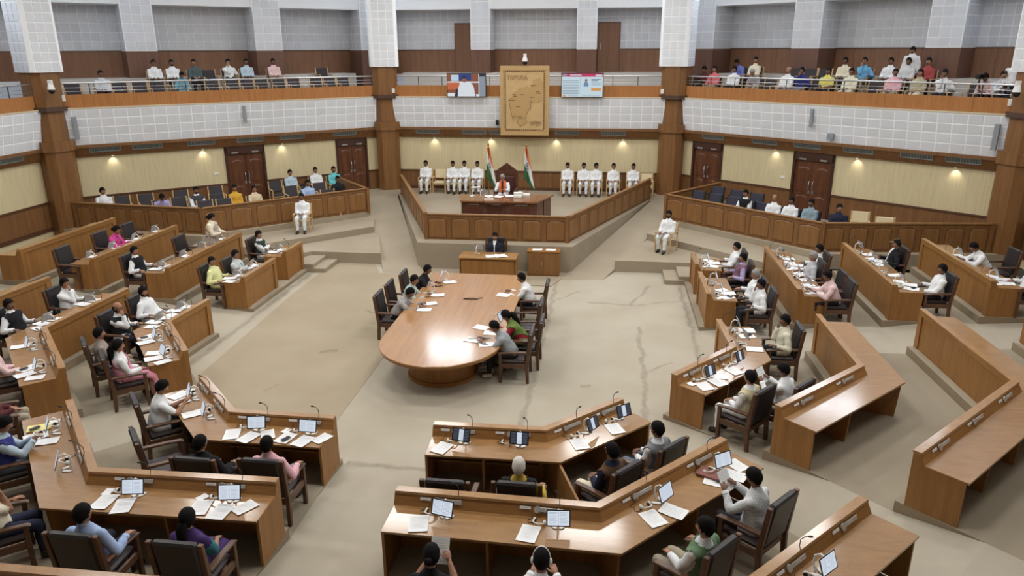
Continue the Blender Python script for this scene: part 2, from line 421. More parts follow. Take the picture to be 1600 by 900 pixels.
# people and loose chairs: measured floor positions, facing, pose, clothing
PEOPLE = [
    ('C1a', -10.98, 19.45, 0.46, -90, 'desk', 'woman in bright pink top', 'pink_hot', 'white', '-', 'bun', 'm', 'woman'),
    ('B1a', -9.12, 17.85, 0.28, -90, 'arms', 'moustached man in black vest at far left desk', 'white', 'dark', 'black', 'short', 'm', ''),
    ('B1b', -8.4, 20.48, 0.28, -90, 'stand', 'standing woman in pale floral sari', 'cream', '-', '-', 'bun', 'm', 'sari:floral'),
    ('A2a', -6.84, 17.7, 0.1, -90, 'arms', 'man in pale yellow kurta', 'lemon', 'cream', '-', 'short', 'm', 'hy=-25'),
    ('A2b', -6.58, 18.42, 0.1, -90, 'cross', 'man in grey-white jacket with glasses', 'greywhite', 'grey', '-', 'short', 'm', 'gl'),
    ('A1a', -6.97, 20.66, 0.1, -90, 'cross', 'man in dark green vest with folded arms', 'white', 'dark', 'darkgreen', 'short', 'm', 'hy=-15'),
    ('B2a', -9.02, 14.92, 0.28, -90, 'chin', 'man in white shirt with hand at chin', 'white', 'dark', '-', 'short', 'm', ''),
    ('B2b', -9.08, 13.4, 0.28, -90, 'arms', 'man in black vest at the left photo edge', 'white', 'dark', 'black', 'short', 'd', ''),
    ('A3a', -7.1, 15.06, 0.1, -90, 'arms', 'bearded man in white kurta', 'white', 'white', '-', 'short', 'm', 'beard'),
    ('A3b', -7.05, 13.93, 0.1, -90, 'chin', 'balding man in black vest with glasses', 'white', 'dark', 'black', 'bald', 'm', 'gl,hy=10'),
    ('A3c', -6.43, 12.48, 0.1, -49, 'lap', 'man in brownish grey shirt', 'taupe', 'khaki', '-', 'short', 'm', ''),
    ('A3d', -5.66, 11.94, 0.1, -49, 'lap', 'woman in pink sari and white blouse', 'white', '-', '-', 'tail', 'm', 'sari:rose'),
    ('A4a', -3.9, 10.26, 0.1, -49, 'phone', 'man in white shirt looking at his phone', 'white', 'dark', '-', 'short', 'm', 'short'),
    ('B2c', -7.68, 11.26, 0.28, -49, 'lap', 'man in pale pink shirt cut by the left photo edge', 'pinkpale', 'grey', '-', 'short', 'm', ''),
    ('B2d', -6.5, 9.76, 0.28, -49, 'lap', 'man in maroon shirt cut by the left photo edge', 'maroon', 'khaki', '-', 'short', 'm', ''),
    ('B3a', -5.22, 8.48, 0.28, -49, 'phone', 'man in blue vest holding a headset', 'paleblue', 'greyblue', 'blue', 'short', 'm', ''),
    ('B3b', -4.14, 7.1, 0.28, -49, 'chin', 'man in cream shirt cut by the left photo edge', 'cream', 'navy', '-', 'short', 'm', 'short'),
    ('B3c', -2.52, 6.76, 0.28, 0, 'arms', 'man in light blue shirt, left foreground', 'skyblue', 'dark', '-', 'short', 'm', 'hy=-20'),
    ('B3d', -1.25, 6.76, 0.28, 0, 'lap', 'woman in purple sari with teal sleeves', 'purple', '-', '-', 'tail', 'm', 'sari:purple,sleeve:teal,short'),
    ('A4b', -2.2, 8.75, 0.1, 0, 'arms', 'man in black jacket seen from behind', 'black', 'black', '-', 'short', 'm', 'hy=-25'),
    ('A4c', -1.24, 8.83, 0.1, 0, 'arms', 'man in pink shirt at the left aisle', 'pink', 'grey', '-', 'short', 'm', 'balding'),
    ('A5a', 2.37, 8.69, 0.1, 0, 'arms', 'white-haired man in black vest', 'mustard', 'dark', 'black', 'white', 'm', ''),
    ('A5b', 3.6, 9.17, 0.1, 49, 'lap', 'man in brown vest and cream trousers', 'navy', 'cream', 'brown', 'short', 'd', ''),
    ('A5c', 4.26, 9.87, 0.1, 49, 'lap', 'man in grey vest and white sleeves', 'white', 'greyblue', 'grey', 'short', 'd', 'hy=10'),
    ('B4a', 1.69, 6.35, 0.28, 0, 'paper', 'woman in black raising a sheet of paper', 'black', 'black', '-', 'bun', 'm', 'woman,short'),
    ('B4b', 2.86, 6.34, 0.28, 0, 'desk', 'man wearing white headphones', 'white', 'dark', '-', 'short', 'm', 'phones'),
    ('B4c', 4.59, 7.36, 0.28, 49, 'arms', 'man in green vest', 'white', 'khaki', 'green', 'short', 'm', 'hy=15'),
    ('B4d', 5.45, 8.36, 0.28, 49, 'paper', 'man in white checked kurta reading a sheet', 'checkwhite', 'dark', '-', 'short', 'd', ''),
    ('A6a', 5.92, 11.88, 0.1, 49, 'lap', 'man in cream vest and white dhoti', 'white', 'white', 'creamvest', 'short', 'm', ''),
    ('A6b', 6.64, 12.2, 0.1, 49, 'paper', 'man in white shirt beside the cream vest man', 'white', 'dark', '-', 'short', 'd', 'hy=20'),
    ('A6c', 7.14, 14.8, 0.1, 90, 'chin', 'man in cream striped kurta with hand on mouth', 'creamstripe', 'dark', '-', 'short', 'd', ''),
    ('A7a', 7.12, 17.28, 0.1, 90, 'chin', 'man in white kurta nearest the right aisle', 'white', 'dark', '-', 'short', 'd', ''),
    ('A7b', 7.06, 18.1, 0.1, 90, 'arms', 'grey-haired man in white shirt with glasses', 'white', 'dark', '-', 'grey', 'm', 'gl'),
    ('A8a', 7.01, 19.64, 0.1, 90, 'arms', 'man in purple vest', 'lavender', 'dark', 'mauve', 'short', 'm', ''),
    ('A8b', 7.03, 20.82, 0.1, 90, 'arms', 'man in white shirt seated by the right steps', 'white', 'white', '-', 'short', 'm', ''),
    ('B6a', 8.9, 17.63, 0.28, 90, 'desk', 'man in pale pink shirt looking down', 'pinkpale', 'dark', '-', 'short', 'd', ''),
    ('B6b', 8.71, 19.3, 0.28, 90, 'arms', 'grey-haired man in grey shirt', 'greylight', 'dark', '-', 'grey', 'm', ''),
    ('B6c', 9.06, 20.12, 0.28, 90, 'arms', 'man in white kurta behind the grey-haired man', 'white', 'dark', '-', 'short', 'd', ''),
    ('C6a', 11.03, 20.2, 0.46, 90, 'arms', 'man in black suit and brown cap', 'black', 'black', '-', 'cap', 'm', 'suit'),
    ('C6b', 11.22, 17.8, 0.46, 90, 'arms', 'man in white shirt with a pen in his pocket', 'white', 'dark', '-', 'short', 'd', ''),
    ('D6a', 13.11, 19.63, 0.64, 90, 'write', 'man in white shirt writing at the outer right desk', 'white', 'dark', '-', 'short', 'd', ''),
    ('D6b', 13.2, 17.75, 0.64, 90, 'arms', 'man in white shirt cut by the right photo edge', 'white', 'dark', '-', 'short', 'm', ''),
    ('T1', -1.49, 16.23, 0, -90, 'write', 'man in checked shirt at the long table', 'checkgrey', 'dark', '-', 'short', 'd', ''),
    ('T2', -1.47, 17.08, 0, -90, 'desk', 'man in pale green shirt at the long table', 'palegreen', 'dark', '-', 'short', 'm', ''),
    ('T3', -1.36, 18.0, 0, -90, 'desk', 'man in black suit at the long table', 'black', 'black', '-', 'short', 'd', ''),
    ('T4', 1.59, 17.55, 0, 90, 'desk', 'man in white shirt at the long table', 'white', 'dark', '-', 'short', 'd', ''),
    ('T5', 1.69, 14.92, 0, 90, 'write', 'woman in green and red sari at the long table', 'crimson', '-', '-', 'tail', 'd', 'sari:green'),
    ('T6', 1.54, 14.23, 0, 90, 'write', 'man in grey shirt and sneakers at the long table', 'greyshirt', 'dark', '-', 'short', 'd', 'sneak'),
    ('K1', 0.1, 21.52, 0.02, 180, 'lap', 'clerk in dark suit and white shirt', 'suitnavy', 'dark', '-', 'short', 'm', 'suit'),
    ('S1', -0.41, 27.06, 0.95, 180, 'desk', 'presiding man with orange scarf', 'white', 'white', '-', 'grey', 'm', 'scarf'),
    ('O1', -4.2, 30.53, 0.85, 180, 'lap', 'orderly at the far left of the platform', 'white', 'white', '-', 'short', 'd', 'hy=-10'),
    ('O2', -3.04, 30.53, 0.85, 180, 'lap', 'orderly right of the empty cream chair', 'white', 'white', '-', 'short', 'd', ''),
    ('O3', -2.56, 30.63, 0.85, 180, 'lap', 'orderly in the middle of the left three', 'white', 'white', '-', 'short', 'd', 'hy=8'),
    ('O4', -1.99, 30.53, 0.85, 180, 'lap', 'orderly beside the left flag', 'white', 'white', '-', 'short', 'd', ''),
    ('O5', 1.78, 30.53, 0.85, 180, 'lap', 'first orderly right of the right flag', 'white', 'white', '-', 'short', 'd', ''),
    ('O6', 2.45, 30.53, 0.85, 180, 'lap', 'second orderly right of the right flag', 'white', 'white', '-', 'short', 'd', ''),
    ('O7', 2.95, 30.53, 0.85, 180, 'lap', 'orderly turning his head right of the flag', 'white', 'white', '-', 'short', 'd', 'hy=35'),
    ('O8', 3.66, 30.53, 0.85, 180, 'lap', 'woman orderly in white salwar', 'white', 'white', '-', 'bun', 'm', 'woman,kurta'),
    ('O9', 4.46, 30.53, 0.85, 180, 'lap', 'orderly at the far right of the platform', 'white', 'white', '-', 'short', 'd', ''),
    ('O10', -7.07, 24.19, 0.58, 190, 'lap', 'orderly in white on the left steps', 'white', 'white', '-', 'short', 'd', ''),
    ('O11', 5.41, 23.71, 0.36, 150, 'lap', 'bearded orderly in white on the right steps', 'white', 'white', '-', 'short', 'd', 'beard'),
    ('LB1', -13.99, 23.48, 0.77, 215, 'lap', 'man in white at the left end of the left box', 'white', 'dark', '-', 'short', 'm', 'hy=40'),
    ('LB2', -11.81, 23.41, 0.77, 220.3, 'bow', 'bowed man in lavender shirt in the left box', 'lavender', 'dark', '-', 'short', 'd', ''),
    ('LB3', -10.81, 23.99, 0.77, 220.3, 'lap', 'bearded man in dark vest in the left box', 'white', 'dark', 'darkgrey', 'short', 'm', 'beard,gl'),
    ('LB4', -9.68, 24.55, 0.77, 220.3, 'lap', 'woman in red and yellow in the left box', 'yellowred', '-', '-', 'tail', 'm', 'woman'),
    ('LB5', -8.91, 24.49, 0.77, 220.3, 'lap', 'woman in beige in the left box', 'beige', '-', '-', 'tail', 'm', 'woman'),
    ('LB6', -9.12, 28.05, 0.77, 220.3, 'lap', 'man in pale blue in the back row of the left box', 'paleblue', 'dark', '-', 'short', 'm', ''),
    ('LB7', -8.36, 28.79, 0.77, 220.3, 'lap', 'man in white shirt in the back row of the left box', 'white', 'dark', '-', 'short', 'm', ''),
    ('LB8', -7.68, 29.03, 0.77, 220.3, 'lap', 'bearded man in teal shirt in the left box', 'aqua', 'dark', '-', 'short', 'm', 'beard'),
    ('LB9', -7.49, 25.82, 0.77, 220.3, 'lap', 'man in light blue in the left box front row', 'skyblue', 'dark', '-', 'short', 'd', ''),
    ('LB10', -6.68, 26.77, 0.77, 220.3, 'lap', 'man in black in the left box', 'black', 'black', '-', 'short', 'd', ''),
    ('RB1', 8.04, 25.4, 0.77, 139.7, 'lap', 'man in black vest in the right box', 'white', 'dark', 'black', 'short', 'm', ''),
    ('RB2', 8.82, 24.64, 0.77, 139.7, 'lap', 'balding man in white in the right box', 'white', 'dark', '-', 'bald', 'm', 'hy=20'),
    ('RB3', 9.27, 24.26, 0.77, 139.7, 'lap', 'dark haired man in white in the right box', 'white', 'dark', '-', 'short', 'd', ''),
    ('RB4', 9.8, 23.95, 0.77, 139.7, 'lap', 'man in blue grey shirt in the right box', 'bluegrey', 'dark', '-', 'short', 'd', ''),
    ('RB5', 10.46, 23.26, 0.77, 160, 'lap', 'man in navy shirt with a badge in the right box', 'navy', 'dark', '-', 'short', 'm', 'hy=25'),
    ('GL1', -14.45, 25.07, 4.64, 220.3, 'lap', 'man in striped pale shirt alone in the left gallery', 'stripeblue', 'dark', '-', 'short', 'd', ''),
    ('GL2', -13.73, 27.19, 4.97, 220.3, 'lap', 'man looking down in white shirt in the left gallery', 'white', 'dark', '-', 'short', 'd', ''),
    ('GL3', -13.24, 27.6, 4.97, 220.3, 'lap', 'bearded man in white shirt in the left gallery', 'white', 'dark', '-', 'short', 'd', 'beard'),
    ('GL4', -12.64, 28.12, 4.97, 220.3, 'lap', 'man in grey green shirt in the left gallery', 'slate', 'dark', '-', 'short', 'm', ''),
    ('GL5', -12.66, 27.08, 4.64, 220.3, 'bow', 'woman in blue striped dress in the left gallery', 'stripeteal', '-', '-', 'tail', 'm', 'woman'),
    ('GL6', -11.67, 28.96, 4.97, 220.3, 'chin', 'man in white with hand at face in the left gallery', 'white', 'dark', '-', 'short', 'm', ''),
    ('GL7', -11.13, 29.4, 4.97, 220.3, 'lap', 'man in pale blue shirt in the left gallery', 'paleblue', 'dark', '-', 'short', 'd', ''),
    ('GL8', -10.3, 30.09, 4.97, 220.3, 'lap', 'man in pale pink shirt in the left gallery', 'pinkpale', 'khaki', '-', 'short', 'd', ''),
    ('GR1', 7.17, 31.42, 4.64, 139.7, 'phone', 'man in dark maroon shirt in the right gallery', 'maroon', 'dark', '-', 'short', 'd', ''),
    ('GR2', 7.44, 31.01, 4.64, 139.7, 'lap', 'man in salmon pink shirt in the right gallery', 'salmon', 'khaki', '-', 'short', 'm', ''),
    ('GR3', 8.11, 30.44, 4.64, 139.7, 'lap', 'man in white with bag in the right gallery', 'white', 'dark', '-', 'short', 'd', ''),
    ('GR4', 8.62, 32.01, 4.97, 139.7, 'bow', 'man in violet blue shirt in the right gallery', 'violet', 'dark', '-', 'short', 'd', ''),
    ('GR5', 9.0, 31.2, 4.97, 139.7, 'lap', 'man in cream shirt looking up in the right gallery', 'cream', 'dark', '-', 'short', 'm', 'hy=30'),
    ('GR6', 8.94, 30.23, 4.64, 139.7, 'bow', 'grey-haired man in grey checked shirt in the right gallery', 'checkgrey', 'khaki', '-', 'grey', 'm', ''),
    ('GR7', 9.79, 29.02, 4.64, 139.7, 'lap', 'bald man in white in the right gallery', 'white', 'grey', '-', 'bald', 'm', ''),
    ('GR8', 10.21, 28.69, 4.64, 139.7, 'chin', 'man in royal blue shirt in the right gallery', 'blue', 'grey', '-', 'short', 'd', ''),
    ('GR9', 10.92, 28.06, 4.64, 139.7, 'lap', 'man in yellow shirt in the right gallery', 'yellow', 'dark', '-', 'short', 'd', 'hy=20,short'),
    ('GR10', 11.7, 28.91, 4.97, 139.7, 'lap', 'man in cream white shirt in the upper right gallery row', 'cream', 'dark', '-', 'short', 'd', 'gl'),
    ('GR11', 12.24, 28.48, 4.97, 139.7, 'chin', 'man in bright blue shirt in the right gallery', 'azure', 'grey', '-', 'short', 'm', ''),
    ('GR12', 11.55, 27.53, 4.64, 139.7, 'lap', 'man in ivory kurta in the front right gallery row', 'ivory', 'ivory', '-', 'short', 'd', ''),
    ('GR13', 12.9, 27.89, 4.97, 139.7, 'lap', 'man in white kurta in the upper right gallery row', 'white', 'dark', '-', 'short', 'd', ''),
    ('GR14', 12.65, 26.6, 4.64, 139.7, 'lap', 'man in pink shirt in the right gallery', 'pink', 'khaki', '-', 'short', 'd', 'hy=30'),
    ('GR15', 13.34, 27.52, 4.97, 139.7, 'lap', 'man in checked shirt in the upper right gallery row', 'checkwhite', 'dark', '-', 'short', 'd', ''),
    ('GR16', 13.51, 27.71, 4.97, 139.7, 'stand', 'man in white standing in the right gallery', 'white', 'dark', '-', 'short', 'd', ''),
    ('GR17', 13.82, 27.11, 4.97, 139.7, 'lap', 'man in brick red shirt in the right gallery', 'brick', 'dark', '-', 'short', 'm', ''),
    ('GR18', 13.24, 26.1, 4.64, 139.7, 'lap', 'woman in olive with black scarf in the right gallery', 'olive', 'cream', '-', 'tail', 'm', 'woman'),
    ('GR19', 13.8, 25.65, 4.64, 139.7, 'chin', 'man in white shirt by the pillar in the right gallery', 'white', 'dark', '-', 'short', 'd', ''),
    ('GR20', 15.05, 24.71, 4.64, 169.7, 'phone', 'cameraman with cap at the right end of the gallery', 'stripeblue', 'dark', '-', 'cap', 'm', ''),
    ('GR21', 15.26, 24.45, 4.64, 139.7, 'stand', 'man standing at the right gallery end', 'white', 'navy', '-', 'short', 'm', ''),
    ('GR22', 14.9, 25.17, 4.64, 139.7, 'bow', 'man in peach shirt bent low at the right gallery end', 'pinkpale', 'dark', '-', 'short', 'd', ''),
]
EMPTY_ARMCHAIRS = [('a', -10.87, 17.71, 0.46, -90, 'C1 near'), ('a', -10.88, 20.59, 0.46, -90, 'C1 far'), ('a', -3.14, 9.19, 0.1, -49, ''), ('a', 1.42, 8.68, 0.1, 0, ''), ('a', 8.92, 18.38, 0.28, 90, ''), ('a', 1.65, 16.07, 0, 90, '')]
GALLERY_CHAIRS = [(-15.26, 24.6, 4.64, 220.3), (-14.12, 25.57, 4.64, 220.3), (-13.61, 26.0, 4.64, 220.3), (-13.15, 26.38, 4.64, 220.3), (-11.67, 27.64, 4.64, 220.3), (-11.09, 28.13, 4.64, 220.3), (-10.67, 28.49, 4.64, 220.3), (-10.24, 28.86, 4.64, 220.3), (-9.71, 29.3, 4.64, 220.3), (-9.25, 29.7, 4.64, 220.3), (-8.54, 30.3, 4.64, 220.3), (-8.09, 30.67, 4.64, 220.3), (-7.64, 31.06, 4.64, 220.3), (-12.27, 28.57, 4.97, 220.3), (-8.74, 31.57, 4.97, 220.3), (6.77, 31.8, 4.64, 139.7), (9.24, 29.71, 4.64, 139.7), (10.65, 28.5, 4.64, 139.7), (12.2, 27.19, 4.64, 139.7), (14.56, 25.19, 4.64, 139.7), (10.25, 30.29, 4.97, 139.7), (10.68, 29.93, 4.97, 139.7), (11.11, 29.56, 4.97, 139.7)]
LEFT_BOX_CHAIRS = [(-13.57, 23.9), (-12.95, 24.34), (-12.1, 25.2), (-11.4, 23.89), (-11.22, 26.11), (-10.37, 24.62), (-10.17, 23.44), (-9.68, 23.84), (-9.43, 27.45), (-8.4, 26.55), (-8.91, 28.76), (-7.57, 27.35), (-6.69, 25.91)]
RIGHT_BOX_CHAIRS = [(6.56, 27.09), (7.37, 28.04), (7.1, 26.64), (7.96, 27.37), (7.66, 26.1), (8.56, 26.8), (8.41, 25.15)]
CREAM_BOX_CHAIRS = [(11.33, 23.92), (11.81, 23.13)]
# ================================================================== ROOM
A40 = rad(40.3)
class Fac:
    def __init__(s, p0, t, n): s.p0 = p0; s.t = t; s.n = n
    def pt(s, a, d, z): return (s.p0[0] + s.t[0] * a + s.n[0] * d, s.p0[1] + s.t[1] * a + s.n[1] * d, z)
    def box(s, mb, a0, a1, d0, d1, z0, z1, mi=0, e0=0, e1=0):
        """e0/e1: extra d shift of the top edge (leaning faces)"""
        mb.hexa([s.pt(a0, d0, z0), s.pt(a1, d0, z0), s.pt(a1, d1, z0), s.pt(a0, d1, z0),
                 s.pt(a0, d0 + e0, z1), s.pt(a1, d0 + e0, z1), s.pt(a1, d1 + e1, z1), s.pt(a0, d1 + e1, z1)], mi)
F_B = Fac((0, 31.0), (1, 0), (0, 1))
F_R1 = Fac((6.4, 30.8), (math.cos(A40), -math.sin(A40)), (math.sin(A40), math.cos(A40)))
F_L1 = Fac((-6.4, 30.8), (-math.cos(A40), -math.sin(A40)), (-math.sin(A40), math.cos(A40)))
F_R2 = Fac((15.3, 22.9), (0, -1), (1, 0))
F_L2 = Fac((-15.3, 22.9), (0, -1), (-1, 0))
WALL_D = .32

TILE_CACHE = {}
def tile_grid(parent, F, a0, a1, z0, z1, d, ncol, nrow, gap=.035, lean=0.0, skip=None, th=.014, name='acoustic_tile'):
    """separate proud tiles on a face; lean = d change from bottom to top (negative leans into the hall)"""
    w = (a1 - a0) / ncol; h = math.hypot(z1 - z0, lean) / nrow
    key = (round(w - gap, 4), round(h - gap, 4), th)
    if key not in TILE_CACHE:
        mb = MB(); W, Hh = (w - gap) / 2, (h - gap) / 2
        mb.box(-W, W, -th, 0, -Hh, Hh)
        TILE_CACHE[key] = mb.mesh(name, [M_TILE], bevel=.004)
    me = TILE_CACHE[key]
    up = Vector((F.n[0] * lean, F.n[1] * lean, z1 - z0)).normalized()
    xd = Vector((F.t[0], F.t[1], 0))
    yd = up.cross(xd)
    if yd.x * F.n[0] + yd.y * F.n[1] < 0: yd = -yd; xd = -xd
    for i in range(ncol):
        for j in range(nrow):
            a = a0 + w * (i + .5); fr = (j + .5) / nrow
            z = z0 + (z1 - z0) * fr
            if skip and skip(a, z): continue
            link(name, me, parent, framem(F.pt(a, d + lean * fr, z), xd, yd, up))

def panels(parent, F, a0, a1, z0, z1, d, n, mat, gap=.012, th=.02, name='wainscot_panel', skip=()):
    w = (a1 - a0) / n
    for i in range(n):
        b0, b1 = a0 + w * i + gap / 2, a0 + w * (i + 1) - gap / 2
        if any(b0 < s1 and b1 > s0 for s0, s1 in skip):
            for s0, s1 in skip:
                if b0 < s0 < b1: b1 = s0 - gap / 2
                if b0 < s1 < b1: b0 = s1 + gap / 2
                if b0 >= s0 and b1 <= s1: b1 = b0
        if b1 - b0 < .06: continue
        mb = MB(); F.box(mb, b0, b1, d - th, d, z0, z1)
        obj(name, mb, mat, parent)

def lower_wall(name, F, a0, a1, zf, doors, downs, vents, npan, nback=2):
    mb = MB()
    edges = [a0] + [e for dd in doors for e in dd] + [a1]
    for i in range(0, len(edges), 2):
        F.box(mb, edges[i], edges[i + 1], WALL_D, WALL_D + .2, zf - .3, 3.12)
    for d0, d1 in doors:
        F.box(mb, d0, d1, WALL_D + .12, WALL_D + .2, zf - .3, 3.12)
    w = struct(name, mb, [M_WALLP], label='beige streaked wallpaper wall with wood wainscot')
    panels(w, F, a0, a1, zf - .02, 1.62, WALL_D, npan, M_WALLW, skip=doors)
    mb = MB()
    for i in range(0, len(edges), 2):
        F.box(mb, edges[i], edges[i + 1], WALL_D - .05, WALL_D, 1.62, 1.68)
    obj('dado_rail', mb, M_SKIRT, w)
    mb = MB()
    for i in range(0, len(edges), 2):
        F.box(mb, edges[i], edges[i + 1], WALL_D - .035, WALL_D, zf - .02, zf + .12)
    obj('skirting_board', mb, M_SKIRT, w)
    # brown soffit band between gallery front and wall
    mb = MB()
    mb.hexa([F.pt(a0, .02, 3.40), F.pt(a1, .02, 3.40), F.pt(a1, WALL_D + .2, 3.40), F.pt(a0, WALL_D + .2, 3.40),
             F.pt(a0, .02, 3.50), F.pt(a1, .02, 3.50), F.pt(a1, WALL_D + .2, 3.50), F.pt(a0, WALL_D + .2, 3.50)])
    mb.hexa([F.pt(a0, WALL_D - .10, 3.08), F.pt(a1, WALL_D - .10, 3.08), F.pt(a1, WALL_D + .2, 3.08), F.pt(a0, WALL_D + .2, 3.08),
             F.pt(a0, .04, 3.42), F.pt(a1, .04, 3.42), F.pt(a1, WALL_D + .2, 3.42), F.pt(a0, WALL_D + .2, 3.42)])
    obj('soffit_band', mb, M_WALLW, w)
    for v in vents:
        root = bpy.data.objects.new('vent_grille', None); COL.objects.link(root); root.parent = w
        mb = MB()
        def q(a, f, off):   # point on slanted band
            return F.pt(a, .04 + (WALL_D - .14) * (1 - f) - off, 3.08 + .34 * f - off * .4)
        f0, f1 = .42, .98
        mb.hexa([q(v - .5, f0, .004), q(v + .5, f0, .004), q(v + .5, f0, -.02), q(v - .5, f0, -.02),
                 q(v - .5, f1, .004), q(v + .5, f1, .004), q(v + .5, f1, -.02), q(v - .5, f1, -.02)], 0)
        fr = .025
        for (s0, s1, g0, g1) in ((v - .5, v + .5, f0, f0 + .07), (v - .5, v + .5, f1 - .07, f1), (v - .5, v - .5 + fr, f0, f1), (v + .5 - fr, v + .5, f0, f1)):
            mb.hexa([q(s0, g0, .016), q(s1, g0, .016), q(s1, g0, 0), q(s0, g0, 0), q(s0, g1, .016), q(s1, g1, .016), q(s1, g1, 0), q(s0, g1, 0)], 1)
        for k in range(1, 12):
            s0 = v - .5 + k / 12
            mb.hexa([q(s0, f0, .01), q(s0 + .012, f0, .01), q(s0 + .012, f0, 0), q(s0, f0, 0), q(s0, f1, .01), q(s0 + .012, f1, .01), q(s0 + .012, f1, 0), q(s0, f1, 0)], 1)
        me = mb.mesh('vent_grille', [M_GRILLD, M_GRILL])
        bpy.data.objects.remove(root)
        link('vent_grille', me, w)
    for s_ in downs:
        p = F.pt(s_, WALL_D - .13, 3.075)
        mb = MB(); mb.disc((p[0], p[1], 3.055), .055, .03, 14, 0); mb.disc((p[0], p[1], 3.05), .04, .006, 14, 1)
        obj('downlight', mb, [M_STEEL, emis('downlight_glow', (255, 248, 228), 4)], w)
        ld = bpy.data.lights.new('downlight_light', 'SPOT'); ld.energy = 9; ld.color = (1, .95, .8)
        ld.spot_size = rad(105); ld.spot_blend = .9; ld.shadow_soft_size = .03
        lo = bpy.data.objects.new('downlight_light', ld); COL.objects.link(lo)
        lo.location = (p[0], p[1], 3.04)
        lo.rotation_euler = Vector((F.n[0] * .35, F.n[1] * .35, -1)).to_track_quat('-Z', 'Y').to_euler()
    return w

def gallery(name, F, a0, a1, ncol, rail=True, skip=None, back=True):
    """gallery front (tiled, leaning), wood parapet, floors"""
    mb = MB()
    F.box(mb, a0, a1, .12, .3, 3.46, 4.60, 0, -.2155, -.16)
    F.box(mb, a0, a1, -.0955, .12, 4.60, 4.73, 0, -.0245, 0)
    g = struct('wall_gallery_front_' + name, mb, [M_GRID], label='white gallery front clad in acoustic tiles')
    tile_grid(g, F, a0 + .04, a1 - .04, 3.50, 4.71, .118, ncol, 4, gap=.04, lean=-.228, skip=skip)
    mb = MB(); F.box(mb, a0, a1, -.145, .02, 4.73, 4.77); obj('ledge_trim', mb, plain('ledge_cream', (206, 190, 160), .5), g)
    p = struct('wall_gallery_parapet_' + name, (lambda m: (F.box(m, a0, a1, .02, .14, 4.62, 5.20), m)[1])(MB()), [M_GALW], label='orange brown wooden parapet of the gallery')
    n = max(1, int((a1 - a0) / 1.2))
    panels(p, F, a0, a1, 4.775, 5.205, .02, n, M_GALW, gap=.006, th=.012, name='parapet_panel')
    # stepped floor behind the parapet
    mb = MB()
    F.box(mb, a0 - .3, a1 + .3, .14, 4.6, 4.5, 4.64)
    F.box(mb, a0 - .3, a1 + .3, 1.5, 4.6, 4.64, 4.97)
    fl = struct('floor_gallery_' + name, mb, [M_GFLOOR])
    mb = MB(); F.box(mb, a0 - .3, a1 + .3, 2.75, 4.6, 4.97, 5.62); obj('riser_step', mb, M_RISER, fl)
    if rail:
        r = thing('gallery_railing', 'steel gallery railing along the %s gallery parapet' % name, 'railing', group='gallery railings')
        mb = MB(); mb.tube([F.pt(a0 + .05, .08, 5.57), F.pt(a1 - .05, .08, 5.57)], .028, 10); obj('top_rail', mb, M_STEEL, r)
        for z in (5.30, 5.42):
            mb = MB(); mb.tube([F.pt(a0 + .05, .08, z), F.pt(a1 - .05, .08, z)], .011, 6); obj('thin_rail', mb, M_STEEL, r)
        n = int((a1 - a0) / .98)
        for i in range(n + 1):
            a = a0 + .1 + (a1 - a0 - .2) * i / n
            mb = MB(); mb.tube([F.pt(a, .08, 5.2), F.pt(a, .08, 5.57)], .016, 6); obj('rail_post', mb, M_STEELD, r)
    return g

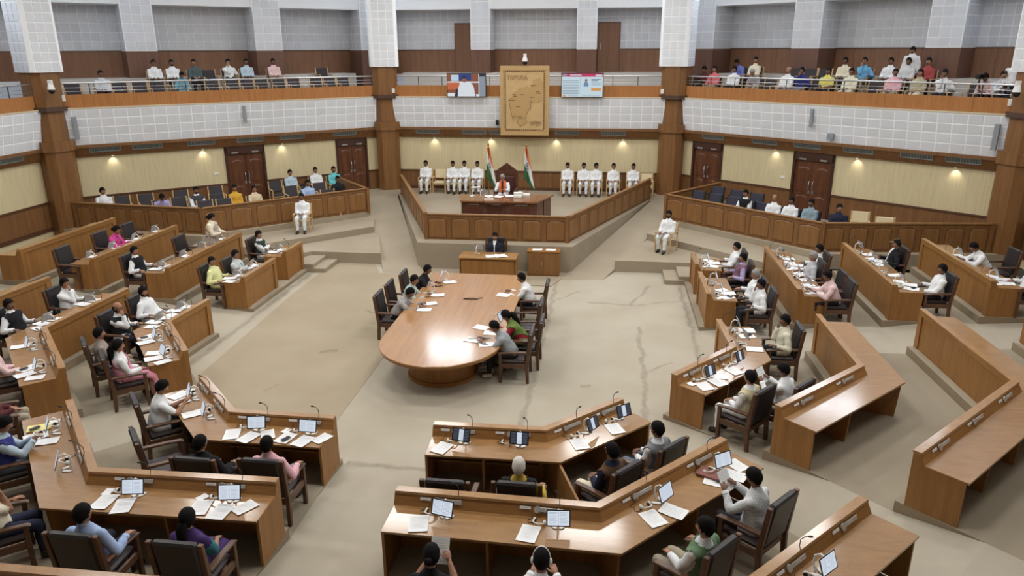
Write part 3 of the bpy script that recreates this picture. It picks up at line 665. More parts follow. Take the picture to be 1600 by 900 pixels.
UP_D = 4.2      # rear gallery wall depth
PIL_D = 2.75    # front of the tiled pilasters
def upper_wall(name, F, a0, a1, pils, doors=(), ncols=None, wins=()):
    mb = MB()
    F.box(mb, a0, a1, UP_D, UP_D + .2, 5.4, 10.6)
    w = struct('wall_upper_' + name, mb, [M_GRID], label='white grid wall of acoustic tiles above the gallery')
    cuts = [a0] + [e for p in pils for e in p] + [a1]
    for i in range(0, len(cuts), 2):
        c0, c1 = cuts[i], cuts[i + 1]
        if c1 - c0 < .2: continue
        n = max(1, round((c1 - c0) / .33))
        tile_grid(w, F, c0, c1, 6.62, 8.3, UP_D, n, 5, gap=.03,
                  skip=lambda a, z: any(d0 < a < d1 and z < 7.78 for d0, d1 in doors))
    # white beam over the tiled recess
    mb = MB(); F.box(mb, a0, a1, PIL_D + .12, UP_D, 8.28, 8.68); obj('beam', mb, M_WPAINT, w)
    wl = struct('wall_gallery_back_' + name, (lambda m: (F.box(m, a0, a1, UP_D - .03, UP_D + .01, 5.55, 6.6), m)[1])(MB()), [M_GALBACK], label='brown wood wainscot behind the gallery seats')
    panels(wl, F, a0, a1, 5.62, 6.58, UP_D - .03, max(1, int((a1 - a0) / .8)), M_GALBACK, gap=.012, th=.014, skip=list(doors) + list(pils))
    mb = MB(); F.box(mb, a0, a1, UP_D - .06, UP_D - .02, 6.575, 6.62); obj('dado_rail', mb, M_SKIRT, wl)
    for (p0, p1) in pils:
        mb = MB(); F.box(mb, p0, p1, PIL_D, UP_D, 6.6, 10.6)
        pl = struct('trim_pilaster_' + name, mb, [M_GRID], label='white tiled pilaster above the gallery')
        tile_grid(pl, F, p0 + .02, p1 - .02, 6.62, 8.9, PIL_D, 3, 7, gap=.03)
        side = Fac(F.pt(p0, 0, 0)[:2], F.n, (F.t[0], F.t[1]))
        tile_grid(pl, side, PIL_D + .02, UP_D - .02, 6.62, 8.3, 0, 4, 5, gap=.03)
        side = Fac(F.pt(p1, 0, 0)[:2], F.n, (-F.t[0], -F.t[1]))
        tile_grid(pl, side, PIL_D + .02, UP_D - .02, 6.62, 8.3, 0, 4, 5, gap=.03)
        mb = MB(); F.box(mb, p0, p1, PIL_D + .02, UP_D, 4.9, 6.6); obj('pier_base', mb, M_GALPIER, pl)
    # clerestory windows above the beam, daylight behind frosted glass
    for (w0, w1) in wins:
        global WIN_N
        WIN_N += 1
        mb = MB(); F.box(mb, w0, w1, PIL_D + .16, PIL_D + .2, 8.74, 9.9)
        wd = struct('window_%d' % WIN_N, mb, [emis('frosted_daylight', (238, 246, 255), 12)], label='high frosted clerestory window letting in daylight')
        mb = MB(); k = max(2, int((w1 - w0) / .9))
        for i in range(k + 1):
            a = w0 + (w1 - w0) * i / k
            F.box(mb, a - .03, a + .03, PIL_D + .1, PIL_D + .2, 8.7, 9.95)
        F.box(mb, w0, w1, PIL_D + .1, PIL_D + .2, 8.68, 8.74); F.box(mb, w0, w1, PIL_D + .1, PIL_D + .2, 9.9, 9.97)
        obj('window_frame', mb, M_WPAINT, wd)
    mb = MB()
    F.box(mb, a0, a1, PIL_D + .2, PIL_D + .32, 8.6, 10.6); obj('clerestory_wall', mb, M_WPAINT, w)
    return w
WIN_N = 0

# floor of the well
mb = MB(); mb.prism([(-17, -6), (17, -6), (17, 36), (-17, 36)], -.25, 0)
struct('floor', mb, [M_FLOOR], label='pale beige carpet of the well with grubby seams')
mb = MB(); mb.prism([(-5.36, 22.2), (-5.36, 19), (-5.08, 13.4), (-3.95, 11.95), (-2.62, 10.6), (-1.45, 10.6), (-1.45, 21.3), (-3.5, 21.3), (-3.9, 22.2)], 0, .006)
tag(obj('carpet', mb, M_TAN), 'tan carpet piece covering the left half of the well', 'carpet')

DN1, DN2 = (.28, 1.66), (4.6, 6.12)
VENTS = (1.3, 3.5, 5.15, 6.95, 8.8, 10.15)
lower_wall('wall_back', F_B, -6.0, 6.0, .85, [], (-3.95, -1.5, 1.25, 4.0), (-4.2, -2.2, -.15 - .9, 1.7, 3.6), 12)
lower_wall('wall_right', F_R1, -.2, 12.2, .75, [DN1, DN2], (3.9, 6.9, 9.95), VENTS, 11)
lower_wall('wall_left', F_L1, -.2, 12.2, .75, [DN1, DN2], (3.9, 6.9, 9.95), VENTS, 11)
lower_wall('wall_right_near', F_R2, -.7, 16, .7, [], (2.2, 5.2, 8.2), (1.5, 3.3, 5.1, 6.9), 16)
lower_wall('wall_left_near', F_L2, -.7, 16, .7, [], (2.2, 5.2, 8.2), (1.5, 3.3, 5.1, 6.9), 16)
gallery('back', F_B, -5.6, 5.6, 26, skip=lambda a, z: -1.0 < a < .95 and z > 3.3)
gallery('right', F_R1, -.1, 11.45, 27)
gallery('left', F_L1, -.1, 11.45, 27)
gallery('right_near', F_R2, .0, 12, 28)
gallery('left_near', F_L2, .0, 12, 28)
upper_wall('back', F_B, -8.6, 8.6, [(-2.75, -1.9), (1.9, 2.75)], doors=[(-3.75, -2.75), (2.75, 3.78)], wins=[(-5.3, -2.95), (-1.7, 1.7), (2.95, 5.3)])
for nm, F in (('right', F_R1), ('left', F_L1)):
    upper_wall(nm, F, -2.6, 14.2, [(-2.4, -.75), (2.75, 3.85), (7.6, 8.7)], wins=[(.4, 2.55), (4.1, 7.3), (9.0, 10.9)])
for nm, F in (('right_near', F_R2), ('left_near', F_L2)):
    upper_wall(nm, F, -4.2, 13, [(3.0, 4.0), (8.0, 9.0)], wins=[(.6, 2.8), (4.3, 7.6)])
# plain enclosure behind the photographer
mb = MB()
for (x0, y0, x1, y1) in ((19.5, 11, 13, -5.8), (-13, -5.8, -19.5, 11), (13, -5.8, -13, -5.8)):
    dx, dy = x1 - x0, y1 - y0; ln = math.hypot(dx, dy); nx, ny = dy / ln * .2, -dx / ln * .2
    mb.prism([(x0, y0), (x1, y1), (x1 - nx, y1 - ny), (x0 - nx, y0 - ny)], -.2, CEIL)
struct('wall_rear', mb, [plain('rear_wall_paint', (206, 200, 188), .8)], label='plain pale wall closing the rear of the hall')
mb = MB(); mb.prism([(-21, -7), (21, -7), (21, 14), (18.5, 27), (8, 36.5), (-8, 36.5), (-18.5, 27), (-21, 14)], CEIL, CEIL + .2)
struct('ceiling', mb, [M_WPAINT], label='flat white ceiling')
for i, (x, y) in enumerate(LAMP_SPOTS):
    t = thing('ceiling_lamp', 'rectangular ceiling lamp panel high above the hall', 'lamp', (x, y, CEIL), 0, 'ceiling lamp panels')
    mb = MB(); mb.box(-1.2, 1.2, -.65, .65, -.06, 0); obj('housing', mb, M_WPAINT, t)
    mb = MB(); mb.box(-1.1, 1.1, -.55, .55, -.075, -.06); obj('diffuser', mb, emis('lamp_diffuser', (255, 250, 240), 3), t)

# doors
def door(n, F, a0, a1, zf):
    mb = MB()
    F.box(mb, a0, a0 + .09, WALL_D - .06, WALL_D + .12, zf, 3.1); F.box(mb, a1 - .09, a1, WALL_D - .06, WALL_D + .12, zf, 3.1)
    F.box(mb, a0, a1, WALL_D - .06, WALL_D + .12, 2.78, 3.1)
    d = struct('door_%d' % n, mb, [M_DOORD], label='dark brown double door with carved panels')
    mid = (a0 + a1) / 2
    for (s0, s1, hs) in ((a0 + .09, mid - .006, mid - .07), (mid + .006, a1 - .09, mid + .07)):
        mb = MB(); F.box(mb, s0, s1, WALL_D + .01, WALL_D + .06, zf + .01, 2.78)
        leaf = obj('door_leaf', mb, M_DOOR, d)
        w = s1 - s0
        for (z0, z1) in ((zf + .15, zf + .75), (zf + .85, zf + 1.78)):
            c0, c1 = s0 + .1, s1 - .1
            ps = [(c0, z0), (c1, z0), (c1, z1 - .12)] + [((c0 + c1) / 2 + (c1 - c0) / 2 * math.cos(k * math.pi / 6), z1 - .12 + .12 * math.sin(k * math.pi / 6)) for k in range(1, 6)] + [(c0, z1 - .12)]
            mb = MB()
            v = [F.pt(a, WALL_D + .012, z) for a, z in ps] + [F.pt((c0 + c1) / 2 + (a - (c0 + c1) / 2) * .8, WALL_D - .006, (z0 + z1) / 2 + (z - (z0 + z1) / 2) * .88) for a, z in ps]
            n_ = len(ps)
            mb.add(v, [tuple(range(n_, 2 * n_))] + [(i, (i + 1) % n_, n_ + (i + 1) % n_, n_ + i) for i in range(n_)])
            obj('door_panel', mb, M_DOOR, leaf)
        mb = MB()
        mb.tube([F.pt(hs, WALL_D + .0, zf + 1.28), F.pt(hs, WALL_D - .07, zf + 1.25), F.pt(hs, WALL_D - .07, zf + .98), F.pt(hs, WALL_D, zf + .95)], .014, 8)
        F.box(mb, hs - .035, hs + .035, WALL_D - .012, WALL_D + .01, zf + .82, zf + .92)
        obj('door_handle', mb, M_STEEL, leaf)
    mb = MB(); F.box(mb, a0 + .25, a0 + .5, WALL_D - .09, WALL_D - .06, 2.8, 2.86); F.box(mb, a1 - .5, a1 - .25, WALL_D - .09, WALL_D - .06, 2.8, 2.86)
    obj('door_closer', mb, M_STEEL, d)
door(1, F_R1, DN1[0], DN1[1], .85); door(2, F_R1, DN2[0], DN2[1], .78)
door(3, F_L1, DN1[0], DN1[1], .85); door(4, F_L1, DN2[0], DN2[1], .78)
for n, (a0, a1) in ((5, (-3.75, -2.76)), (6, (2.76, 3.78))):
    mb = MB(); F_B.box(mb, a0, a1, UP_D - .10, UP_D + .02, 5.62, 7.76)
    d = struct('door_%d' % n, mb, [M_GALPIER], label='plain brown gallery door')
    mb = MB(); F_B.box(mb, a0 + .05, a1 - .05, UP_D - .125, UP_D - .10, 5.64, 7.7); lf = obj('door_leaf', mb, M_GALBACK, d)
    hx = a0 + .14 if n == 6 else a1 - .14
    mb = MB(); F_B.box(mb, hx - .015, hx + .015, UP_D - .17, UP_D - .12, 6.6, 6.85); obj('door_handle', mb, M_STEEL, lf)

# columns
def column(name, c, ang, w_low, w_up, zf, label, side):
    def ring(w, k=.22):     # octagon-like plan: square with cut corners
        h = w / 2; c_ = w * k
        p = [(-h + c_, -h), (h - c_, -h), (h, -h + c_), (h, h), (-h, h), (-h, -h + c_)]
        ca, sa = math.cos(ang), math.sin(ang)
        return [(c[0] + x * ca - y * sa, c[1] + x * sa + y * ca) for x, y in p]
    mb = MB(); mb.prism(ring(w_low), zf, 3.38)
    col = struct(name, mb, [M_COL], label=label)
    mb = MB(); mb.prism(ring(w_low + .12), 3.38, 3.72); obj('capital_block', mb, M_COL, col)
    mb = MB(); mb.prism(ring(w_low - .14), 3.72, 4.72); obj('shaft', mb, M_COL, col)
    mb = MB(); mb.prism(ring(w_up + .16), 4.70, 4.84); obj('dark_collar', mb, plain('collar_dark', (74, 52, 40), .5), col)
    mb = MB(); mb.prism(ring(w_up), 4.84, 5.95); obj('upper_shaft', mb, M_COL, col)
    rr = ring(w_up + .14, .1)
    mb = MB(); mb.prism(rr, 5.95, 10.6); wh = obj('white_cladding', mb, M_GRID, col)
    for i, (p, q) in enumerate(zip(rr, rr[1:] + rr[:1])):
        L = math.hypot(q[0] - p[0], q[1] - p[1])
        if L < .3 or i == 3: continue
        t = ((q[0] - p[0]) / L, (q[1] - p[1]) / L)
        nn = (-t[1], t[0])
        F = Fac(p, t, nn)
        tile_grid(col, F, .015, L - .015, 5.97, 9.0, 0.0, max(1, round(L / .3)), 10, gap=.03)
    return col
column('trim_column_1', (5.98, 31.2), rad(-20), .95, 1.0, .6, 'wood clad column right of the speaker platform', 1)
column('trim_column_2', (-5.98, 31.2), rad(20), .95, 1.0, .6, 'wood clad column left of the speaker platform', -1)
column('trim_column_3', (15.3, 23.25), rad(-66), 1.0, .92, .3, 'wood clad column at the right corner', 1)
column('trim_column_4', (-15.3, 23.25), rad(66), 1.0, .92, .3, 'wood clad column at the left corner', -1)

# ---------------------------------------------------------------- speaker platform, ramps, steps
mb = MB()
mb.prism([(-2.42, 21.95), (2.42, 21.95), (5.25, 29.9), (5.6, 31.5), (-5.6, 31.5), (-5.25, 29.9)], 0, .85, 0)
mb.box(-1.1, .5, 26.55, 27.75, .85, .95)
struct('floor_platform', mb, [M_STEP], label='raised carpeted speaker platform')
for sx in (1, -1):
    nm = 'right' if sx > 0 else 'left'
    def fl(poly): return [(sx * x, y) for x, y in poly][::sx]
    def flz(z): return z[::sx]
    mb = MB()   # step 1, 2, 3
    mb.prism(fl([(3.74, 22.3), (6.05, 22.3), (6.6, 21.75), (8.4, 21.75), (8.4, 26), (5.3, 27)]), 0, .36)
    mb.prism(fl([(4.83, 25.07), (8.15, 21.75), (9.9, 21.75), (9.9, 26), (5.4, 27)]), .36, .58)
    struct('floor_step_' + nm, mb, [M_STEP], label='carpeted steps beside the %s ramp' % nm)
    mb = MB()
    mb.prism(fl([(5.48, 26.75), (9.8, 22.25), (15.4, 22.75), (15.4, 24), (7.0, 31.2)]), .3, .77)
    struct('floor_box_' + nm, mb, [M_STEP], label='raised carpeted floor of the %s officials box' % nm)
    mb = MB()   # ramp
    pts = [(2.12, 21.3), (3.40, 21.4), (3.74, 22.3), (4.83, 25.07), (5.50, 26.7), (6.9, 29.3), (5.15, 29.4)]
    zz = [0.0, 0.0, .10, .40, .585, .85, .85]
    P = [(sx * x, y) for x, y in pts]
    v = [(p[0], p[1], z + .004) for p, z in zip(P, zz)] + [(p[0], p[1], -.05) for p in P]
    n_ = len(P)
    mb.add(v, [tuple(range(n_)), tuple(range(n_, 2 * n_))] + [(i, (i + 1) % n_, n_ + (i + 1) % n_, n_ + i) for i in range(n_)])
    mb.prism(fl([(5.15, 29.4), (6.9, 29.3), (8.6, 29.6), (6.5, 31.8), (5.2, 31.8)]), .2, .852)
    struct('floor_ramp_' + nm, mb, [M_STEP], label='carpeted ramp on the %s of the speaker platform' % nm)
    mb = MB()
    mb.prism(fl([(5.2, 21.15), (5.78, 21.15), (5.78, 22.3), (5.2, 22.3)]), 0, .13)
    mb.prism(fl([(5.6, 21.2), (6.2, 21.2), (6.2, 22.3), (5.6, 22.3)]), 0, .24)
    struct('floor_small_steps_' + nm, mb, [M_STEP], label='two small carpeted steps at the end of the %s front row' % nm)
mb = MB(); mb.prism([(-1.9, 20.55), (1.9, 20.55), (2.35, 21.95), (-2.35, 21.95)], 0, .02)
struct('floor_clerk_step', mb, [M_STEP], label='low carpeted step below the speaker platform')

def railing(name, label, pts, zb, zt, npan, mat_body=None, cap=.05, cat='railing'):
    """panelled wooden balustrade; pts polyline, one count of arched panels per section; inner face to the camera side"""
    r = thing(name, label, cat)
    for k in range(len(pts) - 1):
        a, b = Vector(pts[k]), Vector(pts[k + 1])
        t = (b - a); L = t.length; t.normalize(); nn = Vector((t.y, -t.x))      # right-hand normal = towards hall
        def P(s, d, z): return (a.x + t.x * s + nn.x * d, a.y + t.y * s + nn.y * d, z)
        mb = MB(); mb.hexa([P(0, -.05, zb), P(L, -.05, zb), P(L, .0, zb), P(0, .0, zb), P(0, -.05, zt), P(L, -.05, zt), P(L, .0, zt), P(0, .0, zt)])
        body = obj('balustrade_body', mb, M_FENCE, r)
        mb = MB(); mb.hexa([P(-.02, -.09, zt), P(L + .02, -.09, zt), P(L + .02, .04, zt), P(-.02, .04, zt), P(-.02, -.09, zt + .05), P(L + .02, -.09, zt + .05), P(L + .02, .04, zt + .05), P(-.02, .04, zt + .05)])
        obj('handrail', mb, M_FENCE2, r, bevel=.01)
        for s in (0, L):
            mb = MB(); mb.hexa([P(s - .05, -.07, zb), P(s + .05, -.07, zb), P(s + .05, .025, zb), P(s - .05, .025, zb), P(s - .05, -.07, zt + .06), P(s + .05, -.07, zt + .06), P(s + .05, .025, zt + .06), P(s - .05, .025, zt + .06)])
            obj('post', mb, M_FENCE, r)
        n = npan[k]; 
        for i in range(n):
            w = L / n; c = w * (i + .5); hw = w / 2 - min(.075, w * .12); z0, z1 = zb + .09, zt - .09
            ar = min(.07, hw * .35)
            ps = [(c - hw, z0), (c + hw, z0), (c + hw, z1 - ar)] + [(c + hw * math.cos(q * math.pi / 8), z1 - ar + ar * math.sin(q * math.pi / 8)) for q in range(1, 8)] + [(c - hw, z1 - ar)]
            cx, cz = c, (z0 + z1) / 2
            def rg(f, d): return [P(cx + (s_ - cx) * (1 - f / hw), d, cz + (z_ - cz) * (1 - f / ((z1 - z0) / 2))) for s_, z_ in ps]
            m_ = len(ps)
            mb = MB()
            v = rg(0, .003) + rg(.025, .003) + rg(.055, .016)
            mb.add(v, [(j, (j + 1) % m_, m_ + (j + 1) % m_, m_ + j) for j in range(m_)], 0)
            mb.add(v, [(m_ + j, m_ + (j + 1) % m_, 2 * m_ + (j + 1) % m_, 2 * m_ + j) for j in range(m_)] + [tuple(range(2 * m_, 3 * m_))], 1)
            obj('arched_panel', mb, [M_FGROOVE, M_FENCE2], r)
    return r
railing('platform_railing', 'panelled wooden balustrade around the speaker platform', [(-5.12, 29.85), (-2.26, 22.42), (2.26, 22.42), (5.12, 29.85)], .80, 1.64, [10, 6, 10])
railing('box_railing', 'panelled wooden balustrade of the right officials box', [(7.9, 30.3), (5.52, 26.7), (9.85, 22.55), (14.75, 23.0)][:1] and [(5.52, 26.7), (9.85, 22.5), (14.75, 22.95)], .74, 1.62, [7, 7])
railing('box_railing', 'panelled wooden balustrade of the left officials box', [(-14.75, 22.95), (-9.85, 22.5), (-5.52, 26.7)], .74, 1.62, [7, 7])
railing('side_railing', 'short wooden balustrade closing the right officials box beside the ramp', [(7.75, 29.4), (5.52, 26.7)], .74, 1.62, [5])
railing('side_railing', 'short wooden balustrade closing the left officials box beside the ramp', [(-5.52, 26.7), (-7.75, 29.4)], .74, 1.62, [5])

# ---------------------------------------------------------------- seating tiers
TZ = [.10, .28, .46, .64]
SIDE_X = [5.9, 8.0, 10.12, 12.24]
SIDE = [[(SIDE_X[k], 21.6 if k else 21.35), (SIDE_X[k], 17.42)] for k in range(4)]
CORN = [[(5.9, 15.65), (5.97, 14.11), (4.70, 12.61)], [(7.98, 15.71), (8.03, 13.01), (6.22, 11.18)],
        [(10.1, 15.8), (10.2, 12.2), (7.73, 9.63)], [(12.22, 15.85), (12.35, 11.3), (9.25, 8.05)]]
FRNT = [[(3.74, 11.53), (2.56, 10.33), (.82, 10.31)], [(5.21, 10.02), (3.42, 8.12), (.82, 8.18)],
        [(6.65, 8.40), (4.28, 5.92), (.82, 5.95)], [(8.1, 6.75), (5.15, 3.7), (.82, 3.72)]]
def offs(poly, d):
    """offset polyline towards the well (d>0) with mitres; poly runs from dais end to aisle end on the +x side"""
    out = []
    for i, p in enumerate(poly):
        ns = []
        for (a, b) in ([(poly[i - 1], p)] if i else []) + ([(p, poly[i + 1])] if i < len(poly) - 1 else []):
            dx, dy = b[0] - a[0], b[1] - a[1]; l = math.hypot(dx, dy)
            ns.append((dy / l, -dx / l))
        nx, ny = sum(q[0] for q in ns) / len(ns), sum(q[1] for q in ns) / len(ns)
        k = 1 / (nx * nx + ny * ny)
        out.append((p[0] + nx * k * d, p[1] + ny * k * d))
    return out
PL = .13
for sx in (1, -1):
    nm = 'right' if sx > 0 else 'left'
    for bi, (bn, B) in enumerate((('side', SIDE), ('corner', CORN), ('front', FRNT))):
        for k in range(4):
            inner = offs(B[k], PL)
            outer = offs(B[k + 1], PL) if k < 3 else [(p[0] * 1.0 + (2.4 if bi < 2 else .6), p[1] - (0 if bi == 0 else 2.4)) for p in B[3]]
            poly = inner + outer[::-1]
            mb = MB(); mb.prism([(sx * x, y) for x, y in poly][::sx], 0, TZ[k], 1, 0)
            struct('floor_tier_%s_%s_%d' % (nm, bn, k + 1), mb, [M_TIER, M_KERB], label='carpeted seating tier, %s %s block' % (nm, bn))
        
    # ramped aisles between the blocks
    def aisle(name, ends):
        """ends: list of ((x,y),(x,y)) pairs at each row front, inner to outer"""
        mb = MB()
        for k in range(len(ends) - 1):
            (a, b), (c, d) = ends[k], ends[k + 1]
            zl, zh = (TZ[k - 1] if k else 0), TZ[k]
            m1 = [tuple(np.array(a) + (np.array(c) - np.array(a)) * .55), tuple(np.array(b) + (np.array(d) - np.array(b)) * .55)]
            for quad, z in (([a, b, m1[1], m1[0]], [zl, zl, zh, zh]), ([m1[0], m1[1], d, c], [zh] * 4)):
                mb.prism([(sx * x, y) for x, y in quad][::sx], -.02, [q - .001 for q in z][::sx])
        a, b = [np.array(q) for q in ends[-1]]; c, d = [np.array(q) for q in ends[-2]]
        mb.prism([(sx * q[0], q[1]) for q in (a, b, b + (b - d) * 1.3, a + (a - c) * 1.3)][::sx], -.02, [TZ[2], TZ[2], TZ[3], TZ[3]][::sx])
        struct(name, mb, [M_FLOOR], label='sloping carpeted aisle')
    aisle('floor_aisle_%s_side' % nm, [(offs(SIDE[k], PL)[1], offs(CORN[k], PL)[0]) for k in range(4)])
    aisle('floor_aisle_%s_diagonal' % nm, [(offs(CORN[k], PL)[2], offs(FRNT[k], PL)[0]) for k in range(4)])
    if sx > 0:
        aisle('floor_aisle_centre', [((.82, FRNT[k][2][1] + PL), (-.82, FRNT[k][2][1] + PL)) for k in range(4)])
# ================================================================== DESKS
def fwd(rz): return Vector((-math.sin(rz), math.cos(rz)))
TAKEN = set()
def near_person(x, y, r=.75):
    best = None
    for p in PEOPLE:
        if p[0] in TAKEN or p[0][0] not in 'ABCD': continue
        d = math.hypot(p[1] - x, p[2] - y)
        if d < r and (best is None or d < best[0]): best = (d, p)
    return best[1] if best else None
ORD = ['first', 'second', 'third', 'fourth', 'fifth', 'sixth']
ROWN = ['innermost', 'second', 'third', 'outermost']
SEATS = []      # dicts: foot point, rz, tier z, phrase, person
DTOP = .70; LEDGE = .87
def build_desk(label, nodes, tz, nseats, phrase):
    """nodes: ledge front line, running so that the seats lie on the left-hand... outward normals given by mitres"""
    d = thing('member_desk', label, 'desk')
    n = len(nodes)
    segn = []
    for i in range(n - 1):
        dx, dy = nodes[i + 1][0] - nodes[i][0], nodes[i + 1][1] - nodes[i][1]; l = math.hypot(dx, dy)
        q = (dy / l, -dx / l)
        segn.append(q)
    # orientation: outward = away from the well centre (0, 17)
    def outw(i):
        mx, my = (nodes[i][0] + nodes[i + 1][0]) / 2, (nodes[i][1] + nodes[i + 1][1]) / 2
        q = segn[i]
        return q if q[0] * mx + q[1] * (my - 17.5) > 0 else (-q[0], -q[1])
    segn = [outw(i) for i in range(n - 1)]
    mit = []
    for i in range(n):
        a = ([segn[i - 1]] if i else []) + ([segn[i]] if i < n - 1 else [])
        sx, sy = sum(q[0] for q in a) / len(a), sum(q[1] for q in a) / len(a)
        k = 1 / (sx * sx + sy * sy)
        mit.append((sx * k, sy * k))
    for i in range(n - 1):
        a, b = nodes[i], nodes[i + 1]; ma, mb_ = mit[i], mit[i + 1]; nn = segn[i]
        L = math.hypot(b[0] - a[0], b[1] - a[1]); t = ((b[0] - a[0]) / L, (b[1] - a[1]) / L)
        def P(s, u, z): return (a[0] + t[0] * s + nn[0] * u, a[1] + t[1] * s + nn[1] * u, z)
        z = tz
        m = MB(); m.extr([(.03, z), (.055, z), (.055, z + .84), (.03, z + .84)], a, b, ma, mb_); obj('front_panel', m, M_DESKV, d)
        m = MB(); m.extr([(.0, z + .74), (.0, z + LEDGE - .03), (.10, z + LEDGE - .03), (.17, z + DTOP), (.17, z + DTOP - .03), (.055, z + DTOP - .03), (.055, z + .74)], a, b, ma, mb_); obj('ledge', m, M_DESK, d)
        m = MB(); m.extr([(-.012, z + LEDGE - .03), (-.012, z + LEDGE), (.105, z + LEDGE), (.115, z + LEDGE - .03)], a, b, ma, mb_); obj('ledge_cap', m, M_CAP, d)
        m = MB(); m.extr([(.165, z + DTOP - .03), (.165, z + DTOP), (.735, z + DTOP), (.735, z + DTOP - .03)], a, b, ma, mb_); obj('worktop', m, M_TOP, d)
        for s_ in ((0, L - .16) if n == 2 else ((0,) if i == 0 else (L - .16,))):
            m = MB(); m.hexa([P(s_, 0, z), P(s_ + .16, 0, z), P(s_ + .16, .03, z), P(s_, .03, z), P(s_, 0, z + .74), P(s_ + .16, 0, z + .74), P(s_ + .16, .03, z + .74), P(s_, .03, z + .74)])
            obj('end_stile', m, M_DESKV, d)
        ns = nseats[i]
        # end panels and dividers under the worktop
        def vpanel(s_, nm, mi, u1=.70):
            m = MB()
            pr = [(.004, z), (.004, z + LEDGE - .032), (.10, z + LEDGE - .032), (.17, z + DTOP - .004), (u1, z + DTOP - .004), (u1, z)] if nm == 'end_panel' else [(.06, z), (.06, z + DTOP - .035), (u1, z + DTOP - .035), (u1 - .04, z)]
            v = [P(s_ - .018, u, zz) for u, zz in pr] + [P(s_ + .018, u, zz) for u, zz in pr]
            k = len(pr)
            m.add(v, [tuple(range(k)), tuple(range(k, 2 * k))[::-1]] + [(q, (q + 1) % k, k + (q + 1) % k, k + q) for q in range(k)])
            obj(nm, m, mi, d)
        if i == 0: vpanel(.010, 'end_panel', M_DESKV)
        if i == n - 2: vpanel(L - .010, 'end_panel', M_DESKV)
        for k in range(1, ns): vpanel(L * k / ns, 'divider', M_DESKV, .62)
        if n > 2:
            m = MB(); c = nodes[1]; mm = mit[1]
            if i == 0:
                m.extr([(.06, z), (.06, z + DTOP - .035), (.68, z + DTOP - .035), (.64, z)], (c[0] - t[0] * .02, c[1] - t[1] * .02), (c[0] + t[0] * .02, c[1] + t[1] * .02), mm, mm)
                obj('corner_divider', m, M_DESKV, d)
        if i == 0 and n > 2 and 'innermost of the right foreground' in label:
            c = nodes[1]; mm = mit[1]; m = MB()
            m.extr([(.70, z), (.70, z + .66), (1.55, z + .52), (1.55, z)], (c[0] - t[0] * .02, c[1] - t[1] * .02), (c[0] + t[0] * .02, c[1] + t[1] * .02), mm, mm)
            obj('partition_board', m, M_DESKV, d)
        m = MB(); m.hexa([P(.05, .1, z + .36), P(L - .05, .1, z + .36), P(L - .05, .34, z + .36), P(.05, .34, z + .36), P(.05, .1, z + .38), P(L - .05, .1, z + .38), P(L - .05, .34, z + .38), P(.05, .34, z + .38)])
        obj('under_shelf', m, M_DESKV, d)
        rz = math.atan2(nn[0], -nn[1])      # forward = -nn
        right = Vector((math.cos(rz), math.sin(rz)))
        for k in range(ns):
            s_ = L * (k + .5) / ns
            if n > 2: s_ = L * (k + .5) / ns + (.12 if i == 0 else -.12) * 0
            f = P(s_, .17, z + DTOP)
            px = P(s_, 1.05, 0)
            per = near_person(px[0], px[1], .62)
            if per: TAKEN.add(per[0])
            seat = dict(foot=f, rz=rz, tz=tz, per=per, desk=d, seg=i, k=k, ns=ns, L=L)
            seat['ph'] = ('the ' + per[6]) if per else (ORD[k] + ' empty seat of the ' + phrase[i])
            SEATS.append(seat)
            # white name plate on the sloping ledge face, left of the console
            m = MB(); M = framem(Vector(f), (right.x, right.y, 0), Vector((-nn[0] * .36, -nn[1] * .36, .933)), Vector((nn[0] * .933, nn[1] * .933, .36)))
            m.box(-.31, -.17, .09, .125, .002, .006, 0, M)
            m.box(-.30, -.20, .104, .111, .006, .0065, 1, M)
            obj('name_plate', m, [M_PAPER, M_INK], d)
    return d

def mir(poly, sx): return [(sx * x, y) for x, y in poly]
for sx in (1, -1):
    sd = 'right' if sx > 0 else 'left'
    build_desk('short one-seat wooden desk of the innermost %s row nearest the steps' % sd, mir([(5.9, 21.25), (5.9, 20.02)], sx), TZ[0], [1], ['short inner %s desk' % sd])
    build_desk('two-seat wooden desk of the innermost %s side row' % sd, mir([(5.9, 19.32), (5.9, 17.42)], sx), TZ[0], [2], ['inner %s side desk' % sd])
    for k in (1, 2, 3):
        build_desk('long four-seat wooden desk, %s of the %s side rows' % (ROWN[k], sd), mir([(SIDE_X[k], 21.5), (SIDE_X[k], 17.45)], sx), TZ[k], [4], ['%s %s side desk' % (ROWN[k], sd)])
    for k in (0, 1, 2, 3):
        build_desk('angled wooden desk, %s of the %s corner rows' % (ROWN[k], sd), mir(CORN[k], sx), TZ[k], [[2, 2], [2, 2], [3, 3], [3, 3]][k], ['%s %s corner desk, straight part' % (ROWN[k], sd), '%s %s corner desk, slanted part' % (ROWN[k], sd)])
    for k in (0, 1, 2):
        build_desk('angled wooden desk, %s of the %s foreground rows' % (ROWN[k], sd), mir(FRNT[k], sx), TZ[k], [[2, 2], [2, 2], [3, 3]][k], ['%s %s foreground desk, slanted part' % (ROWN[k], sd), '%s %s foreground desk, straight part' % (ROWN[k], sd)])

